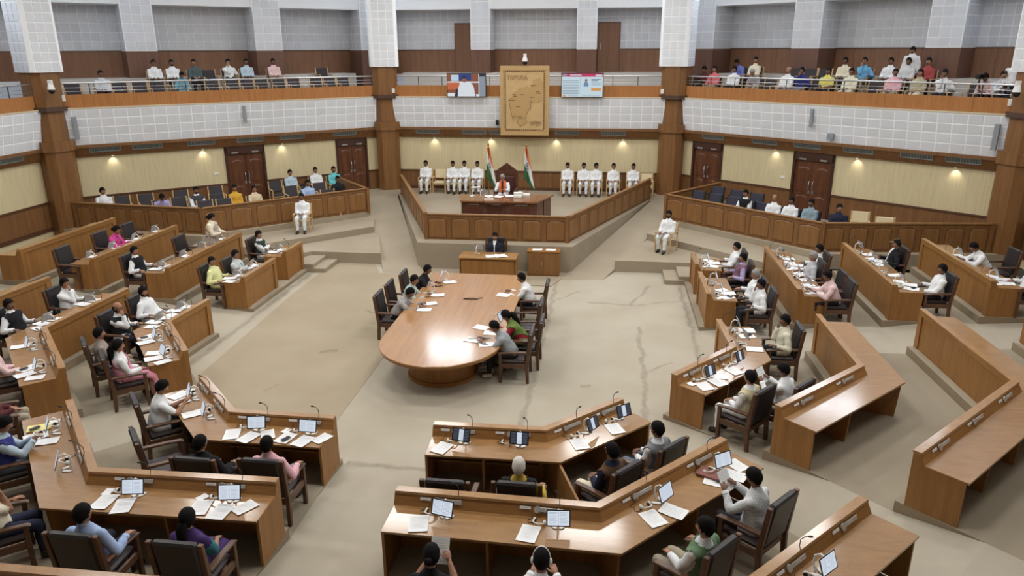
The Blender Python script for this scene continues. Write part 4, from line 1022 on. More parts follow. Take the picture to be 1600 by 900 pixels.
# ---------------------------------------------------------------- things on the desks
# local frame: x = sitter's right, y = towards the well, origin on the worktop at the ledge foot
def make_console(neck=True):
    r = thing('microphone_console' if neck else 'speaker_console', '', 'microphone' if neck else 'console')
    M = framem((0, 0, 0), (1, 0, 0), (0, .36, .933), (0, -.933, .36))
    m = MB(); m.box(-.06, .24, .07, .125, .002, .014, 0, M); obj('plate', m, M_CONS, r, bevel=.003)
    m = MB(); m.disc((0, 0, 0), .045, .022, 18, 0, M @ Matrix.Translation((-.085, .095, 0)).to_4x4()); obj('speaker_disc', m, M_CONS, r)
    m = MB()
    for k in range(3): m.disc((0, 0, 0), .008, .006, 8, 0, M @ Matrix.Translation((.02 + k * .045, .1, .014)).to_4x4())
    obj('buttons', m, M_WHITE, r)
    if not neck: return Proto(r)
    m = MB(); m.tube([(.19, .06, .14), (.19, .085, .22), (.185, .08, .30), (.17, .03, .37), (.155, -.02, .41)], .0055, 6); obj('gooseneck', m, M_STEELD, r)
    m = MB(); m.tube([(.155, -.02, .41), (.148, -.045, .425), (.14, -.07, .44)], [.011, .014, .01], 8); obj('microphone_head', m, M_BLACK, r)
    return Proto(r)
def make_tablet(screen):
    r = thing('tablet_stand', '', 'tablet')
    m = MB()
    for s in (-1, 1): m.sph((s * .055, -.13, .008), (.034, .075, .009), 12, 4, 0, Euler((0, 0, s * -.5)).to_matrix())
    obj('stand_base', m, M_WHITE, r)
    m = MB(); m.tube([(0, -.10, .01), (.0, -.06, .10), (0, -.07, .20), (0, -.13, .25), (0, -.2, .22)], .012, 8); obj('stand_arm', m, M_WHITE, r)
    tilt = rad(20)
    M = Matrix.Translation((0, -.225, .19)) @ Matrix.Rotation(-tilt, 4, 'X')
    m = MB(); m.box(-.145, .145, 0, .01, -.1, .1, 0, M); obj('tablet_back', m, M_SILVER, r, bevel=.004)
    m = MB(); m.box(-.147, .147, -.004, .0, -.102, .102, 0, M); fr = obj('tablet_bezel', m, M_BLACK, r)
    m = MB()
    if screen == 'pages':
        m.box(-.132, .132, -.0052, -.004, -.088, .088, 0, M)
        m.box(-.0015, .0015, -.006, -.0052, -.088, .088, 1, M)
        for c in (-.066, .066):
            for k in range(9): m.box(c - .05, c + .05 - (k % 3) * .012, -.006, -.0052, .07 - k * .017, .073 - k * .017, 1, M)
    else:
        m.box(-.132, .132, -.0052, -.004, -.088, .088, 2, M)
        m.box(-.035, .04, -.006, -.0052, -.086, .086, 0, M)
        for k in range(5): m.box(-.025, .03, -.0066, -.006, .06 - k * .03, .063 - k * .03, 1, M)
        for c in (-.09, .09):
            for k in range(4): m.box(c - .032, c + .03, -.006, -.0052, .055 - k * .042, .08 - k * .042, 3, M)
    obj('screen', m, [emis('screen_page', (222, 232, 245), .85), emis('screen_line', (160, 176, 200), .5), emis('screen_dark', (52, 60, 74), .5), emis('screen_thumb', (84, 94, 112), .5)], r)
    return Proto(r)
def make_headset():
    r = thing('headset', '', 'headset')
    m = MB(); m.tube([(-.07 * math.cos(a), .0, .03 + .085 * math.sin(a)) for a in np.linspace(-.2, math.pi + .2, 12)], .009, 6)
    M = Matrix.Rotation(rad(70), 4, 'X'); m.v = [tuple(M @ Vector(p)) for p in m.v]; m.v = [(x, y, z + .03) for x, y, z in m.v]; obj('headband', m, M_WHITE, r)
    for s in (-1, 1):
        m = MB(); m.sph((s * .068, -.012, .035), (.022, .034, .034), 10, 6); obj('ear_cup', m, M_WHITE, r)
        m = MB(); m.sph((s * .05, -.012, .035), (.012, .027, .027), 10, 6); obj('ear_pad', m, M_BLACK, r)
    m = MB(); m.tube([(-.07, -.03, .008), (-.13, -.06, .006), (-.16, -.01, .006), (-.12, .05, .006), (-.17, .09, .006), (-.1, .11, .02), (-.05, .1, .09)], .004, 5); obj('cable', m, M_BLACK, r)
    return Proto(r)
PAPER_MESH = {}
def paper_mesh(w, h, kind):
    key = (w, h, kind)
    if key not in PAPER_MESH:
        rnd = random.Random(str(key)); m = MB(); n = 4
        def zz(x, y): return .003 + .02 * max(0, x / w) ** 2 * (1 if kind != 'flat' else .2) + .006 * math.sin(3 * y / h)**2
        for sgn, off in ((1, .0015), (-1, 0)):
            v = [(-w / 2 + w * i / n, -h / 2 + h * j / n, zz(-w / 2 + w * i / n, -h / 2 + h * j / n) + off) for j in range(n + 1) for i in range(n + 1)]
            m.add(v, [((j * (n + 1) + i), (j * (n + 1) + i + 1), ((j + 1) * (n + 1) + i + 1), ((j + 1) * (n + 1) + i))[::sgn] for j in range(n) for i in range(n)])
        if kind == 'print':
            for k in range(8):
                y = h * (.38 - k * .095); x1 = w * (.38 - .1 * (k % 3 == 2))
                m.add([(-w * .38, y, zz(-w * .38, y) + .003), (x1, y, zz(x1, y) + .003), (x1, y + h * .012, zz(x1, y) + .003), (-w * .38, y + h * .012, zz(-w * .38, y) + .003)], [(0, 1, 2, 3)], 1)
        PAPER_MESH[key] = (m,)
        PAPER_MESH[key] = {}
        PAPER_MESH[key]['mb'] = m
    return PAPER_MESH[key]
def paper(loc, rz, label, size=(.21, .29), kind='print', mat=None, group=None, name='paper_sheet'):
    pm = paper_mesh(size[0], size[1], kind); mat = mat or M_PAPER
    if mat.name not in pm: pm[mat.name] = pm['mb'].mesh(name, [mat, M_INK], recalc=False)
    o = link(name, pm[mat.name]); o.location = loc; o.rotation_euler = (0, 0, rz)
    return tag(o, label, 'paper', group)
def make_phone():
    r = thing('mobile_phone', '', 'phone')
    m = MB(); m.box(-.037, .037, -.077, .077, 0, .009); obj('phone_body', m, M_BLACK, r, bevel=.004)
    m = MB(); m.box(-.033, .033, -.071, .071, .009, .0098); obj('phone_screen', m, plain('phone_glass', (30, 32, 36), .12), r)
    return Proto(r)
CONS = make_console(); CONB = make_console(False); TABP = make_tablet('pages'); TABD = make_tablet('dark'); HEAD = make_headset(); PHONE = make_phone()

rnd = random.Random(7)
BARE = ('right corner', 'outermost', 'third left corner', 'third left foreground')
def on(seat, x, y, z=0):
    f = fwd(seat['rz']); r = Vector((f.y, -f.x))
    p = seat['foot']
    return (p[0] + r.x * x + f.x * y, p[1] + r.y * x + f.y * y, p[2] + z)
for i, s in enumerate(SEATS):
    ph = s['ph']; rz = s['rz']; per = s['per']
    lab = s['desk']['label']
    dressed = per is not None
    bare = False
    if not dressed:
        bare = 'second of the right corner' in lab or 'third of the right corner' in lab or 'outermost' in lab or ('corner' in lab and 'third' in lab) or 'third of the left foreground' in lab
        if 'third of the right foreground' in lab and not (s['seg'] == 0 and s['k'] == 1): bare = True
    if bare:
        CONB.place(s['foot'], rz, 'metal speaker console at the ' + ph, 'speaker consoles'); continue
    CONS.place(s['foot'], rz, 'gooseneck microphone for ' + ph, 'microphone consoles')
    tx = rnd.uniform(.1, .2)
    front = abs(rz) < 1.0
    kind = TABD if ('innermost of the right foreground' in lab or 'innermost of the right corner' in lab) else TABP
    kind.place(on(s, tx, -.03), rz + rnd.uniform(-.22, .22), 'tablet on stand for ' + ph, 'desk tablets')
    HEAD.place(on(s, tx - .22, -.12), rz + rnd.uniform(-.6, .6), 'white headset for ' + ph, 'headsets on desks')
    if dressed or rnd.random() < .7:
        mt = M_PAPER
        big = (.24, .33)
        if per and per[0] in ('B3a', 'B4b'): mt = M_PAPERY
        paper(on(s, tx - .33, -.36, .002), rz + rnd.uniform(-.5, .5), ('yellow sheet for ' if mt is M_PAPERY else 'left printed sheet for ') + ph, mat=mt, size=big)
    if dressed:
        paper(on(s, tx - .02, -.43, .008), rz + rnd.uniform(-.4, .4), 'right printed sheet for ' + ph, size=(.24, .33))
    if dressed and rnd.random() < .55:
        paper(on(s, tx - .42, -.14, .002), rz + rnd.uniform(-.6, .6), 'small note for ' + ph, size=(.12, .15), kind='flat')
    if dressed and rnd.random() < .6:
        paper(on(s, tx + .24, -.3, .002), rz + rnd.uniform(-.7, .7), 'spare sheet for ' + ph, size=(.21, .3))
    if dressed and rnd.random() < .4:
        PHONE.place(on(s, tx - .3, -.42, .03), rz + rnd.uniform(-.8, .8), 'mobile phone of ' + ph, 'mobile phones on desks')
    if per and per[0] == 'B4d':
        m = MB(); m.box(-.12, .12, -.16, .16, 0, .03, 0); m.box(-.115, .118, -.155, .155, .006, .024, 1)
        b = obj('book', m, [M_BROWNB, M_PAPER]); b.location = on(s, -.1, -.2, .012); b.rotation_euler = (0, 0, rz + .3)
        tag(b, 'maroon bound book on the desk before the man in white checked kurta', 'book')

# ---------------------------------------------------------------- long table
def make_table():
    t = thing('conference_table', 'long polished wooden table with a rounded end in the well', 'table', (.06, 0, 0))
    hw = 1.3; y0, y1 = 14.22, 19.05
    out = [(hw, y1)] + [(-hw, y1)] + [(-hw * math.cos(a), y0 - 1.42 * math.sin(a)) for a in np.linspace(0, math.pi, 33)]
    m = MB(); m.prism(out[::-1], .735, .775); obj('table_top', m, M_TABLE, t, bevel=.008)
    ins = [(x * .985, y0 + (y - y0) * .985 if y < y0 else y) for x, y in out]
    m = MB(); m.prism(ins[::-1], .69, .735); obj('table_apron', m, M_DESK, t)
    b = [(.70, 18.6), (-.70, 18.6)] + [(-.70 * math.cos(a), 14.2 - .66 * math.sin(a)) for a in np.linspace(0, math.pi, 25)]
    m = MB(); m.prism(b[::-1], .08, .69); obj('table_base', m, M_DESKV, t)
    b2 = [(x * 1.05, y if y > 14.2 else 14.2 + (y - 14.2) * 1.05) for x, y in b]
    m = MB(); m.prism(b2[::-1], 0, .08); obj('base_plinth', m, M_DESK, t)
make_table()
TAB = .777
for k, (x, y, rz, kind) in enumerate([(-.75, 16.0, -1.5, 'print'), (-.72, 16.45, -1.2, 'print'), (-.68, 17.1, -1.4, 'print'), (-.60, 18.2, -1.1, 'print'), (.95, 17.3, 1.3, 'print'), (.78, 15.0, 1.2, 'print'), (1.05, 14.7, 1.6, 'print'), (.72, 14.25, 1.3, 'print'), (1.05, 14.05, 1.8, 'print')]):
    who = ['checked shirt man', 'checked shirt man', 'pale green shirt man', 'black suit man', 'white shirt man', 'green sari woman', 'green sari woman', 'grey shirt man', 'grey shirt man'][k]
    paper((x, y, TAB), rz, 'white paper on the long table %s the %s' % (['before', 'further left of', 'before', 'before', 'before', 'before', 'nearer to', 'before', 'right under'][k], who), size=(.24, .33))
TABP.place((-.75, 17.35, TAB), rad(-90), 'tablet on the long table before the man in pale green shirt', 'desk tablets')
TABP.place((-.62, 18.4, TAB), rad(-75), 'tablet on the long table before the man in black suit', 'desk tablets')
TABP.place((.95, 15.3, TAB), rad(80), 'tablet on the long table before the woman in green sari', 'desk tablets')
m = MB(); m.tube([(0 + .17 * math.cos(a), .05 * math.sin(a) * (1 + .3 * math.cos(a)), .008) for a in np.linspace(0, 6, 16)] + [(.22, .1, .01), (.3, .09, .02)], .009, 6)
c = obj('coiled_cable', m, M_BLACK); c.location = (.18, 16.9, TAB); tag(c, 'small black coiled cable in the middle of the long table', 'cable')
m = MB(); m.tube([(-.1, 0, .008), (.1, .02, .008)], .006, 6); c = obj('pen', m, M_BLACK); c.location = (.72, 14.3, TAB + .012); tag(c, 'black pen lying on white papers at the table end', 'pen')

# clerk desk, cabinet, speaker desk
t = thing('clerk_desk', 'wooden clerk desk below the speaker platform', 'desk', (0, 0, .02))
m = MB(); m.box(-.86, .86, 20.62, 21.32, .72, .76); obj('desk_top', m, M_CAP, t, bevel=.006)
m = MB(); m.box(-.82, .82, 20.68, 20.72, 0, .72); obj('front_panel', m, M_DESK, t)
for s in (-1, 1):
    m = MB(); m.box(s * .82 - .02, s * .82 + .02, 20.68, 21.25, 0, .72); obj('side_panel', m, M_DESK, t)
for s in (-1, 1):
    m = MB(); m.box(s * .41 - .36, s * .41 + .36, 20.664, 20.68, .08, .66); obj('panel_board', m, M_DESKV, t)
TABP.place((-.42, 21.0, .78), rad(160), 'tablet on a white stand on the clerk desk', 'desk tablets')
for k, (x, y, a) in enumerate([(.05, 20.82, .2), (.25, 20.86, -.3), (.42, 20.9, .5)]):
    paper((x, y, .782 + k * .004), rad(180) + a, 'white papers on the clerk desk, %s of three' % ['leftmost', 'middle', 'rightmost'][k], size=(.24, .32))
t = thing('cabinet', 'low two-door wooden cabinet beside the clerk desk', 'cabinet', (1.58, 21.72, .02))
m = MB(); m.box(-.48, .48, -.2, .2, 0, .74); obj('cabinet_body', m, M_DESK, t)
m = MB(); m.box(-.5, .5, -.23, .22, .74, .77); obj('cabinet_top', m, M_DESK, t)
for s in (-1, 1):
    m = MB(); m.box(s * .24 - .232, s * .24 + .232, -.222, -.2, .05, .72); dr = obj('cabinet_door', m, M_FENCE2, t)
    m = MB(); m.tube([(s * .05, -.235, .32), (s * .05, -.235, .46)], .008, 6); obj('door_handle', m, M_STEEL, dr)
paper((1.38, 21.7, .792), .1, 'left white paper on top of the low cabinet', size=(.3, .22)); paper((1.79, 21.72, .792), -.05, 'right white paper on top of the low cabinet', size=(.3, .22))

t = thing('speaker_desk', 'large dark carved presiding desk on the platform', 'desk', (-.2, 25.35, .85))
top = [(-1.75, .75), (-1.5, -.35), (-.5, -.35), (-.5, -.45), (.42, -.45), (.42, -.35), (1.3, -.35), (1.9, .75)]
top = [(-1.68, .72), (-1.42, -.45), (1.25, -.45), (1.72, 1.0)]
m = MB(); m.prism(top, .71, .77); obj('desk_top', m, wood('speaker_top_wood', (140, 96, 62), (116, 74, 46), .25, (10, 3, 3), (60, 10, 10), coat=.3), t, bevel=.01)
ins = [(-1.6, .65), (-1.36, -.38), (1.18, -.38), (1.63, .92)]
m = MB(); m.prism(ins, 0, .71); obj('desk_body', m, M_DARKW, t)
m = MB(); m.box(-.55, .2, -.56, -.38, .69, .75); obj('front_ledge', m, M_DARKW, t)
for (x0, x1, z0) in ((-1.25, -.65, .1), (-.45, .1, .1), (.35, 1.05, .1)):
    m = MB(); m.box(x0, x1, -.40, -.38, z0, .60); pb = obj('carved_panel', m, M_DARKW, t)
    m = MB(); m.box(x0 + .06, x1 - .06, -.415, -.40, z0 + .06, .54); obj('panel_moulding', m, wood('carved_dark', (92, 48, 36), (64, 32, 26), .35, (9, 9, 9), (40, 40, 40)), pb)
    m = MB(); m.box(x0 + .12, x1 - .12, -.40, -.385, .63, .65); obj('drawer_pull', m, M_STEEL, t)
for s, e in ((-1, -1.6), (1, 1.48)):
    for k in range(2):
        m = MB(); a = Vector(ins[0] if s < 0 else ins[3]); b = Vector(ins[1] if s < 0 else ins[2])
        p, q = a.lerp(b, .08 + .46 * k), a.lerp(b, .48 + .46 * k); nn = Vector((s * .98, -.2)).normalized() * .02
        m.hexa([(p.x, p.y, .1), (q.x, q.y, .1), (q.x + nn.x, q.y + nn.y, .1), (p.x + nn.x, p.y + nn.y, .1), (p.x, p.y, .7), (q.x, q.y, .7), (q.x + nn.x, q.y + nn.y, .7), (p.x + nn.x, p.y + nn.y, .7)])
        obj('carved_panel', m, M_DARKW, t)
SD = 1.622
for k, (x, y, a) in enumerate([(-.75, 25.75, .2), (-.4, 25.7, -.2), (.0, 25.8, .4)]):
    paper((x, y, SD + k * .003), rad(180) + a, 'white papers on the presiding desk, %s pile' % ['left', 'middle', 'right'][k], size=(.3, .36))
TABP.place((-1.05, 25.5, SD), rad(150), 'tablet on a white stand on the presiding desk', 'desk tablets')
m = MB(); m.box(-.16, .16, -.1, .1, 0, .05); m.sph((0, 0, .08), (.07, .06, .05), 10, 6); c = obj('telephone', m, plain('ivory_plastic', (222, 206, 188), .4)); c.location = (-.65, 25.1, SD); c.rotation_euler = (0, 0, .3); tag(c, 'ivory telephone at the front edge of the presiding desk', 'telephone')
for k, (x, y, z) in enumerate([(.3, 25.65, 0), (.55, 25.95, .0), (.32, 25.72, .09)]):
    m = MB(); m.box(-.15, .15, -.1, .1, 0, .09); c = obj('paper_tray', m, M_WHITE, bevel=.01); c.location = (x, y, SD + z); c.rotation_euler = (0, 0, .2 * k); tag(c, 'white desk box on the presiding desk, %s' % ['front one', 'rear one', 'stacked on top'][k], 'box')
m = MB(); m.tube([(0, 0, 0), (0, 0, .28)], .012, 8); m.tube([(-.02, 0, .3), (.3, -.03, .33)], .035, 10); m.disc((0, 0, 0), .09, .015, 14)
c = obj('desk_lamp', m, M_WHITE); c.location = (-1.35, 25.75, SD); tag(c, 'white desk lamp at the left of the presiding desk', 'lamp')

# presiding chair with pointed carved back
t = thing('presiding_chair', 'tall carved dark wooden chair with a pointed back', 'chair', (-.33, 27.15, .95))
m = MB(); ps = [(-.42, .45), (.42, .45), (.42, 1.32), (0, 1.63), (-.42, 1.32)]
v = [(x, .32, z) for x, z in ps] + [(x, .4, z) for x, z in ps]
m.add(v, [tuple(range(5)), tuple(range(5, 10))[::-1]] + [(i, (i + 1) % 5, 5 + (i + 1) % 5, 5 + i) for i in range(5)]); obj('back_frame', m, M_DARKW, t, bevel=.02)
m = MB(); m.box(-.28, .28, .28, .32, .55, 1.12); obj('back_cushion', m, plain('oxblood_leather', (70, 34, 30), .45), t, bevel=.02)
m = MB(); m.box(-.3, .3, .29, .32, 1.18, 1.32); obj('carved_crest', m, M_DARKW, t)
m = MB(); m.box(-.36, .36, -.3, .32, .4, .5); obj('seat', m, plain('oxblood_leather', (70, 34, 30), .45), t, bevel=.03)
for s in (-1, 1):
    m = MB(); m.box(s * .38 - .04, s * .38 + .04, -.3, .34, .66, .71); obj('armrest', m, M_DARKW, t, bevel=.01)
    for y in (-.27, .33):
        m = MB(); m.box(s * .38 - .035, s * .38 + .035, y - .035, y + .035, 0, .66); obj('leg', m, M_DARKW, t)

# flags
M_SAF = plain('flag_saffron', (214, 112, 60), .75); M_FW = plain('flag_white', (228, 228, 226), .75); M_FG = plain('flag_green', (38, 104, 66), .75); M_CHK = plain('flag_navy', (44, 58, 110), .7)
def flag(x, y, sgn, label):
    t = thing('flag', label, 'flag', (x, y, .85)); t.scale = (1, 1, .885)
    m = MB(); m.tube([(0, 0, 0), (0, 0, 2.42)], .018, 10); obj('pole', m, plain('brass', (176, 138, 80), .3, metal=.8), t)
    m = MB(); m.disc((0, 0, 0), .16, .05, 20); m.disc((0, 0, .05), .08, .05, 16); obj('base', m, plain('brass', (176, 138, 80), .3, metal=.8), t)
    m = MB(); m.tube([(0, 0, 2.42), (0, 0, 2.46), (0, 0, 2.52), (0, 0, 2.58)], [.02, .045, .035, .005], 10); obj('finial', m, plain('brass', (176, 138, 80), .3, metal=.8), t)
    m = MB(); nu, nv = 18, 34
    def S(u, v):        # u across (0 pole edge saffron side .. 1 green), v down the drape
        z = 2.38 - v * (1.35 + .55 * u)
        spread = (.10 + .32 * v) * (u - .42)
        return (sgn * spread + sgn * .10 * v, -.03 - .05 * math.sin(9 * u + 2 * v), z - .25 * abs(u - .5) * 0)
    V = [S(i / nu, j / nv) for j in range(nv + 1) for i in range(nu + 1)]
    def band(i, j):     # stripe boundaries slant across the hanging cloth
        u, v = (i + .5) / nu, (j + .5) / nv
        k = v * 1.15 - (u - .5) * .55
        return 0 if k < .34 else (1 if k < .84 else 2)
    m.v = list(V)
    for j in range(nv):
        for i in range(nu):
            a = j * (nu + 1) + i
            m.f.append((a, a + 1, a + nu + 2, a + nu + 1)); m.m.append(band(i, j)); m.sm.append(True)
    cl = obj('cloth', m, [M_SAF, M_FW, M_FG], t)
    sol = cl.modifiers.new('thickness', 'SOLIDIFY'); sol.thickness = .006
    c = S(.46, .5)
    m = MB(); R = .13
    for k in range(24):
        a0_, a1_ = 2 * math.pi * k / 24, 2 * math.pi * (k + 1) / 24
        pts = [(c[0] + r_ * math.cos(a_) * .75, c[1] - .07, c[2] + r_ * math.sin(a_)) for r_, a_ in ((R, a0_), (R, a1_), (R - .025, a1_), (R - .025, a0_))]
        m.add(pts, [(0, 1, 2, 3)])
        pts = [(c[0] + r_ * math.cos(a_) * .75, c[1] - .07, c[2] + r_ * math.sin(a_)) for r_, a_ in ((.02, a0_ - .05), (R - .03, a0_ - .02), (R - .03, a0_ + .02), (.02, a0_ + .05))]
        m.add(pts, [(0, 1, 2, 3)])
    m.sph((c[0], c[1] - .07, c[2]), (.022, .006, .028), 10, 4)
    obj('wheel_emblem', m, M_CHK, cl)
flag(-1.27, 29.0, 1, 'tricolour flag on a pole left of the presiding chair')
flag(.24, 28.9, 1, 'tricolour flag on a pole right of the presiding chair')
# ================================================================== CHAIRS (local: +y forward, origin on the floor under the seat centre)
def make_armchair():
    r = thing('armchair', '', 'armchair')
    W = .31
    m = MB(); m.box(-.27, .27, -.25, .29, .40, .49); obj('seat', m, M_LEATHB, r, bevel=.03)
    T = Matrix.Translation((0, -.26, .42)) @ Matrix.Rotation(rad(9), 4, 'X')
    m = MB(); m.box(-.265, .265, -.045, .05, .04, .69, 0, T); bk = obj('backrest', m, M_LEATH, r, bevel=.025)
    m = MB()
    for k in (1, 2): m.box(-.262, .262, .05, .053, .04 + .65 * k / 3 - .004, .04 + .65 * k / 3 + .004, 0, T)
    obj('back_seam', m, M_BLACK, bk)
    for s in (-1, 1):
        m = MB(); m.box(s * W - .03, s * W + .03, .24, .30, 0, .64); obj('leg', m, M_CHAIRW, r, bevel=.006)
        # rear leg and back post in one raked piece
        m = MB(); x0, x1 = s * W - .03, s * W + .03
        prof = [(-.33, 0), (-.27, 0), (-.24, .42), (-.335, 1.09), (-.395, 1.09), (-.315, .42)]
        v = [(x0, y, z) for y, z in prof] + [(x1, y, z) for y, z in prof]
        m.add(v, [tuple(range(6)), tuple(range(6, 12))[::-1]] + [(i, (i + 1) % 6, 6 + (i + 1) % 6, 6 + i) for i in range(6)])
        obj('leg', m, M_CHAIRW, r, bevel=.006)
        m = MB(); prof = [(-.29, .655), (-.29, .70), (.1, .685), (.30, .665), (.34, .64), (.30, .635), (.1, .65)]
        v = [(s * W - .04, y, z) for y, z in prof] + [(s * W + .04, y, z) for y, z in prof]; n = len(prof)
        m.add(v, [tuple(range(n)), tuple(range(n, 2 * n))[::-1]] + [(i, (i + 1) % n, n + (i + 1) % n, n + i) for i in range(n)])
        obj('armrest', m, M_CHAIRW, r, bevel=.008)
        m = MB(); m.box(s * W - .02, s * W + .02, -.27, .26, .33, .42); obj('side_rail', m, M_CHAIRW, r)
    m = MB(); m.box(-.30, .30, .25, .28, .33, .41); obj('front_rail', m, M_CHAIRW, r)
    m = MB(); m.box(-.30, .30, -.285, -.255, .33, .41); obj('rear_rail', m, M_CHAIRW, r)
    return Proto(r)
def make_simple_chair(name, fab, frame, cat='chair', open_back=False):
    r = thing(name, '', cat); W = .26
    m = MB(); m.box(-.235, .235, -.22, .25, .40, .465); obj('seat', m, fab, r, bevel=.02)
    T = Matrix.Translation((0, -.235, .44)) @ Matrix.Rotation(rad(9), 4, 'X')
    m = MB(); m.box(-.24, .24, -.03, .03, .12 if open_back else .05, .48, 0, T); obj('backrest', m, fab, r, bevel=.02)
    for s in (-1, 1):
        m = MB(); m.box(s * W - .018, s * W + .018, .20, .24, 0, .62); obj('leg', m, frame, r)
        m = MB(); x0, x1 = s * W - .018, s * W + .018
        prof = [(-.30, 0), (-.26, 0), (-.23, .44), (-.30, .93), (-.335, .93), (-.27, .44)]
        v = [(x0, y, z) for y, z in prof] + [(x1, y, z) for y, z in prof]
        m.add(v, [tuple(range(6)), tuple(range(6, 12))[::-1]] + [(i, (i + 1) % 6, 6 + (i + 1) % 6, 6 + i) for i in range(6)])
        obj('leg', m, frame, r)
        m = MB(); m.box(s * W - .028, s * W + .028, -.25, .26, .62, .65); obj('armrest', m, frame, r, bevel=.008)
        m = MB(); m.box(s * W - .012, s * W + .012, -.25, .21, .14, .17); obj('stretcher', m, frame, r)
    m = MB(); m.box(-.25, .25, .205, .235, .36, .40); obj('front_rail', m, frame, r)
    return Proto(r)
ARM = make_armchair()
GCH = make_simple_chair('gallery_chair', M_GFAB, M_LWOOD)
NCH = make_simple_chair('navy_chair', M_NAVY, M_BLACK)
CCH = make_simple_chair('cream_chair', M_CREAM, M_LWOOD, open_back=True)
def off(x, y, rz, d):
    f = fwd(rz); return (x + f.x * d, y + f.y * d)
for p in PEOPLE:
    i, x, y, z, fc, pose, desc = p[:7]
    rz = rad(fc)
    if pose == 'stand':
        if i == 'B1b':
            c = off(x, y, rz, -.42); ARM.place((c[0] - .0, c[1] - .55, z), rz, 'black leather armchair behind the standing woman in pale sari', 'member armchairs')
        continue
    if i[0] in 'ABCDTK' and i != 'S1':
        back = .05 if pose not in ('write', 'desk') else -.02
        if i in ('T1', 'T2', 'T3', 'T4', 'T5', 'T6'): back = -.08
        if i in ('D6a',): back = -.3
        c = off(x, y, rz, back)
        ARM.place((c[0], c[1], z), rz, 'armchair of the ' + desc, 'member armchairs')
    elif i[0] == 'O':
        c = off(x, y, rz, .09); CCH.place((c[0], c[1], z), rz, 'cream chair under the ' + desc, 'cream chairs')
    elif i[:2] == 'RB':
        c = off(x, y, rz, .09); NCH.place((c[0], c[1], z), rz, 'navy chair under the ' + desc, 'navy chairs')
    elif i[0] in 'LG':
        c = off(x, y, rz, .09); GCH.place((c[0], c[1], z), rz, 'charcoal chair of the ' + desc, 'charcoal chairs')
for k, (kd, x, y, z, fc, nm) in enumerate(EMPTY_ARMCHAIRS):
    ARM.place((x, y, z), rad(fc), 'empty black armchair ' + ['at the near end of the outer left side desk', 'at the far end of the third left side desk', 'beside the man looking at his phone', 'left of the white-haired man', 'between the pink shirt man and the grey-haired man', 'at the long table behind the sari woman'][k], 'member armchairs')
NTH = ['first', 'second', 'third', 'fourth', 'fifth', 'sixth', 'seventh', 'eighth', 'ninth', 'tenth', 'eleventh', 'twelfth', 'thirteenth', 'fourteenth', 'fifteenth', 'sixteenth']
cnt = {}
for (x, y, z, fc) in sorted(GALLERY_CHAIRS):
    side = 'left' if x < 0 else 'right'; row = 'front' if z < 4.8 else 'rear'
    n = cnt.get((side, row), 0); cnt[(side, row)] = n + 1
    GCH.place((x, y, z), rad(fc), '%s empty charcoal chair from the left, %s row of the %s gallery' % (NTH[n], row, side), 'empty gallery chairs')
for k, (x, y) in enumerate(sorted(LEFT_BOX_CHAIRS)): GCH.place((x, y, .77), rad(220.3), '%s empty charcoal chair from the left in the left officials box' % NTH[k], 'empty charcoal chairs in the left box')
for k, (x, y) in enumerate(sorted(RIGHT_BOX_CHAIRS)): NCH.place((x, y, .77), rad(139.7), '%s empty dark navy chair from the left in the right officials box' % NTH[k], 'empty navy chairs in the right box')
for k, (x, y) in enumerate(CREAM_BOX_CHAIRS): CCH.place((x, y, .77), rad(165), 'empty cream chair in the right box, %s one' % ['left', 'right'][k], 'cream chairs')
CCH.place((-3.6, 30.5, .85), rad(180), 'empty cream chair between orderlies left of the flags', 'cream chairs')
CCH.place((5.0, 30.35, .85), rad(180), 'empty cream chair at the right end of the orderlies', 'cream chairs')
# ================================================================== PEOPLE
COLS = dict(pink_hot=(196, 70, 140), white=(226, 228, 230), cream=(222, 214, 190), lemon=(216, 218, 160), greywhite=(186, 192, 192), taupe=(150, 138, 128),
    pinkpale=(220, 190, 190), maroon=(86, 44, 48), paleblue=(178, 196, 210), skyblue=(160, 180, 216), teal=(66, 128, 138), black=(30, 30, 34), pink=(222, 174, 184),
    mustard=(190, 160, 70), navy=(38, 42, 62), checkwhite=(214, 216, 218), creamstripe=(222, 218, 196), lavender=(168, 160, 196), greylight=(176, 176, 180), checkgrey=(176, 172, 172),
    palegreen=(176, 190, 184), crimson=(150, 40, 54), greyshirt=(150, 154, 158), suitnavy=(36, 38, 50), yellowred=(206, 160, 60), beige=(206, 190, 160), aqua=(110, 190, 196),
    bluegrey=(134, 154, 164), stripeblue=(206, 212, 220), slate=(80, 92, 96), stripeteal=(120, 180, 200), salmon=(204, 110, 116), violet=(120, 128, 196), blue=(52, 56, 120),
    yellow=(214, 206, 110), azure=(110, 170, 210), ivory=(220, 218, 196), brick=(160, 74, 72), olive=(176, 168, 140), khaki=(164, 154, 136), grey=(128, 128, 132), greyblue=(104, 112, 124),
    dark=(40, 40, 46), darkgreen=(44, 56, 50), brown=(88, 66, 48), green=(108, 134, 104), creamvest=(206, 196, 160), mauve=(120, 86, 104), darkgrey=(66, 66, 70),
    floral=(200, 186, 176), rose=(206, 140, 156), purple=(72, 52, 104), sarigreen=(110, 130, 70), orange=(222, 120, 70), tan=(170, 150, 130))
COLS['green_sari'] = COLS['sarigreen']
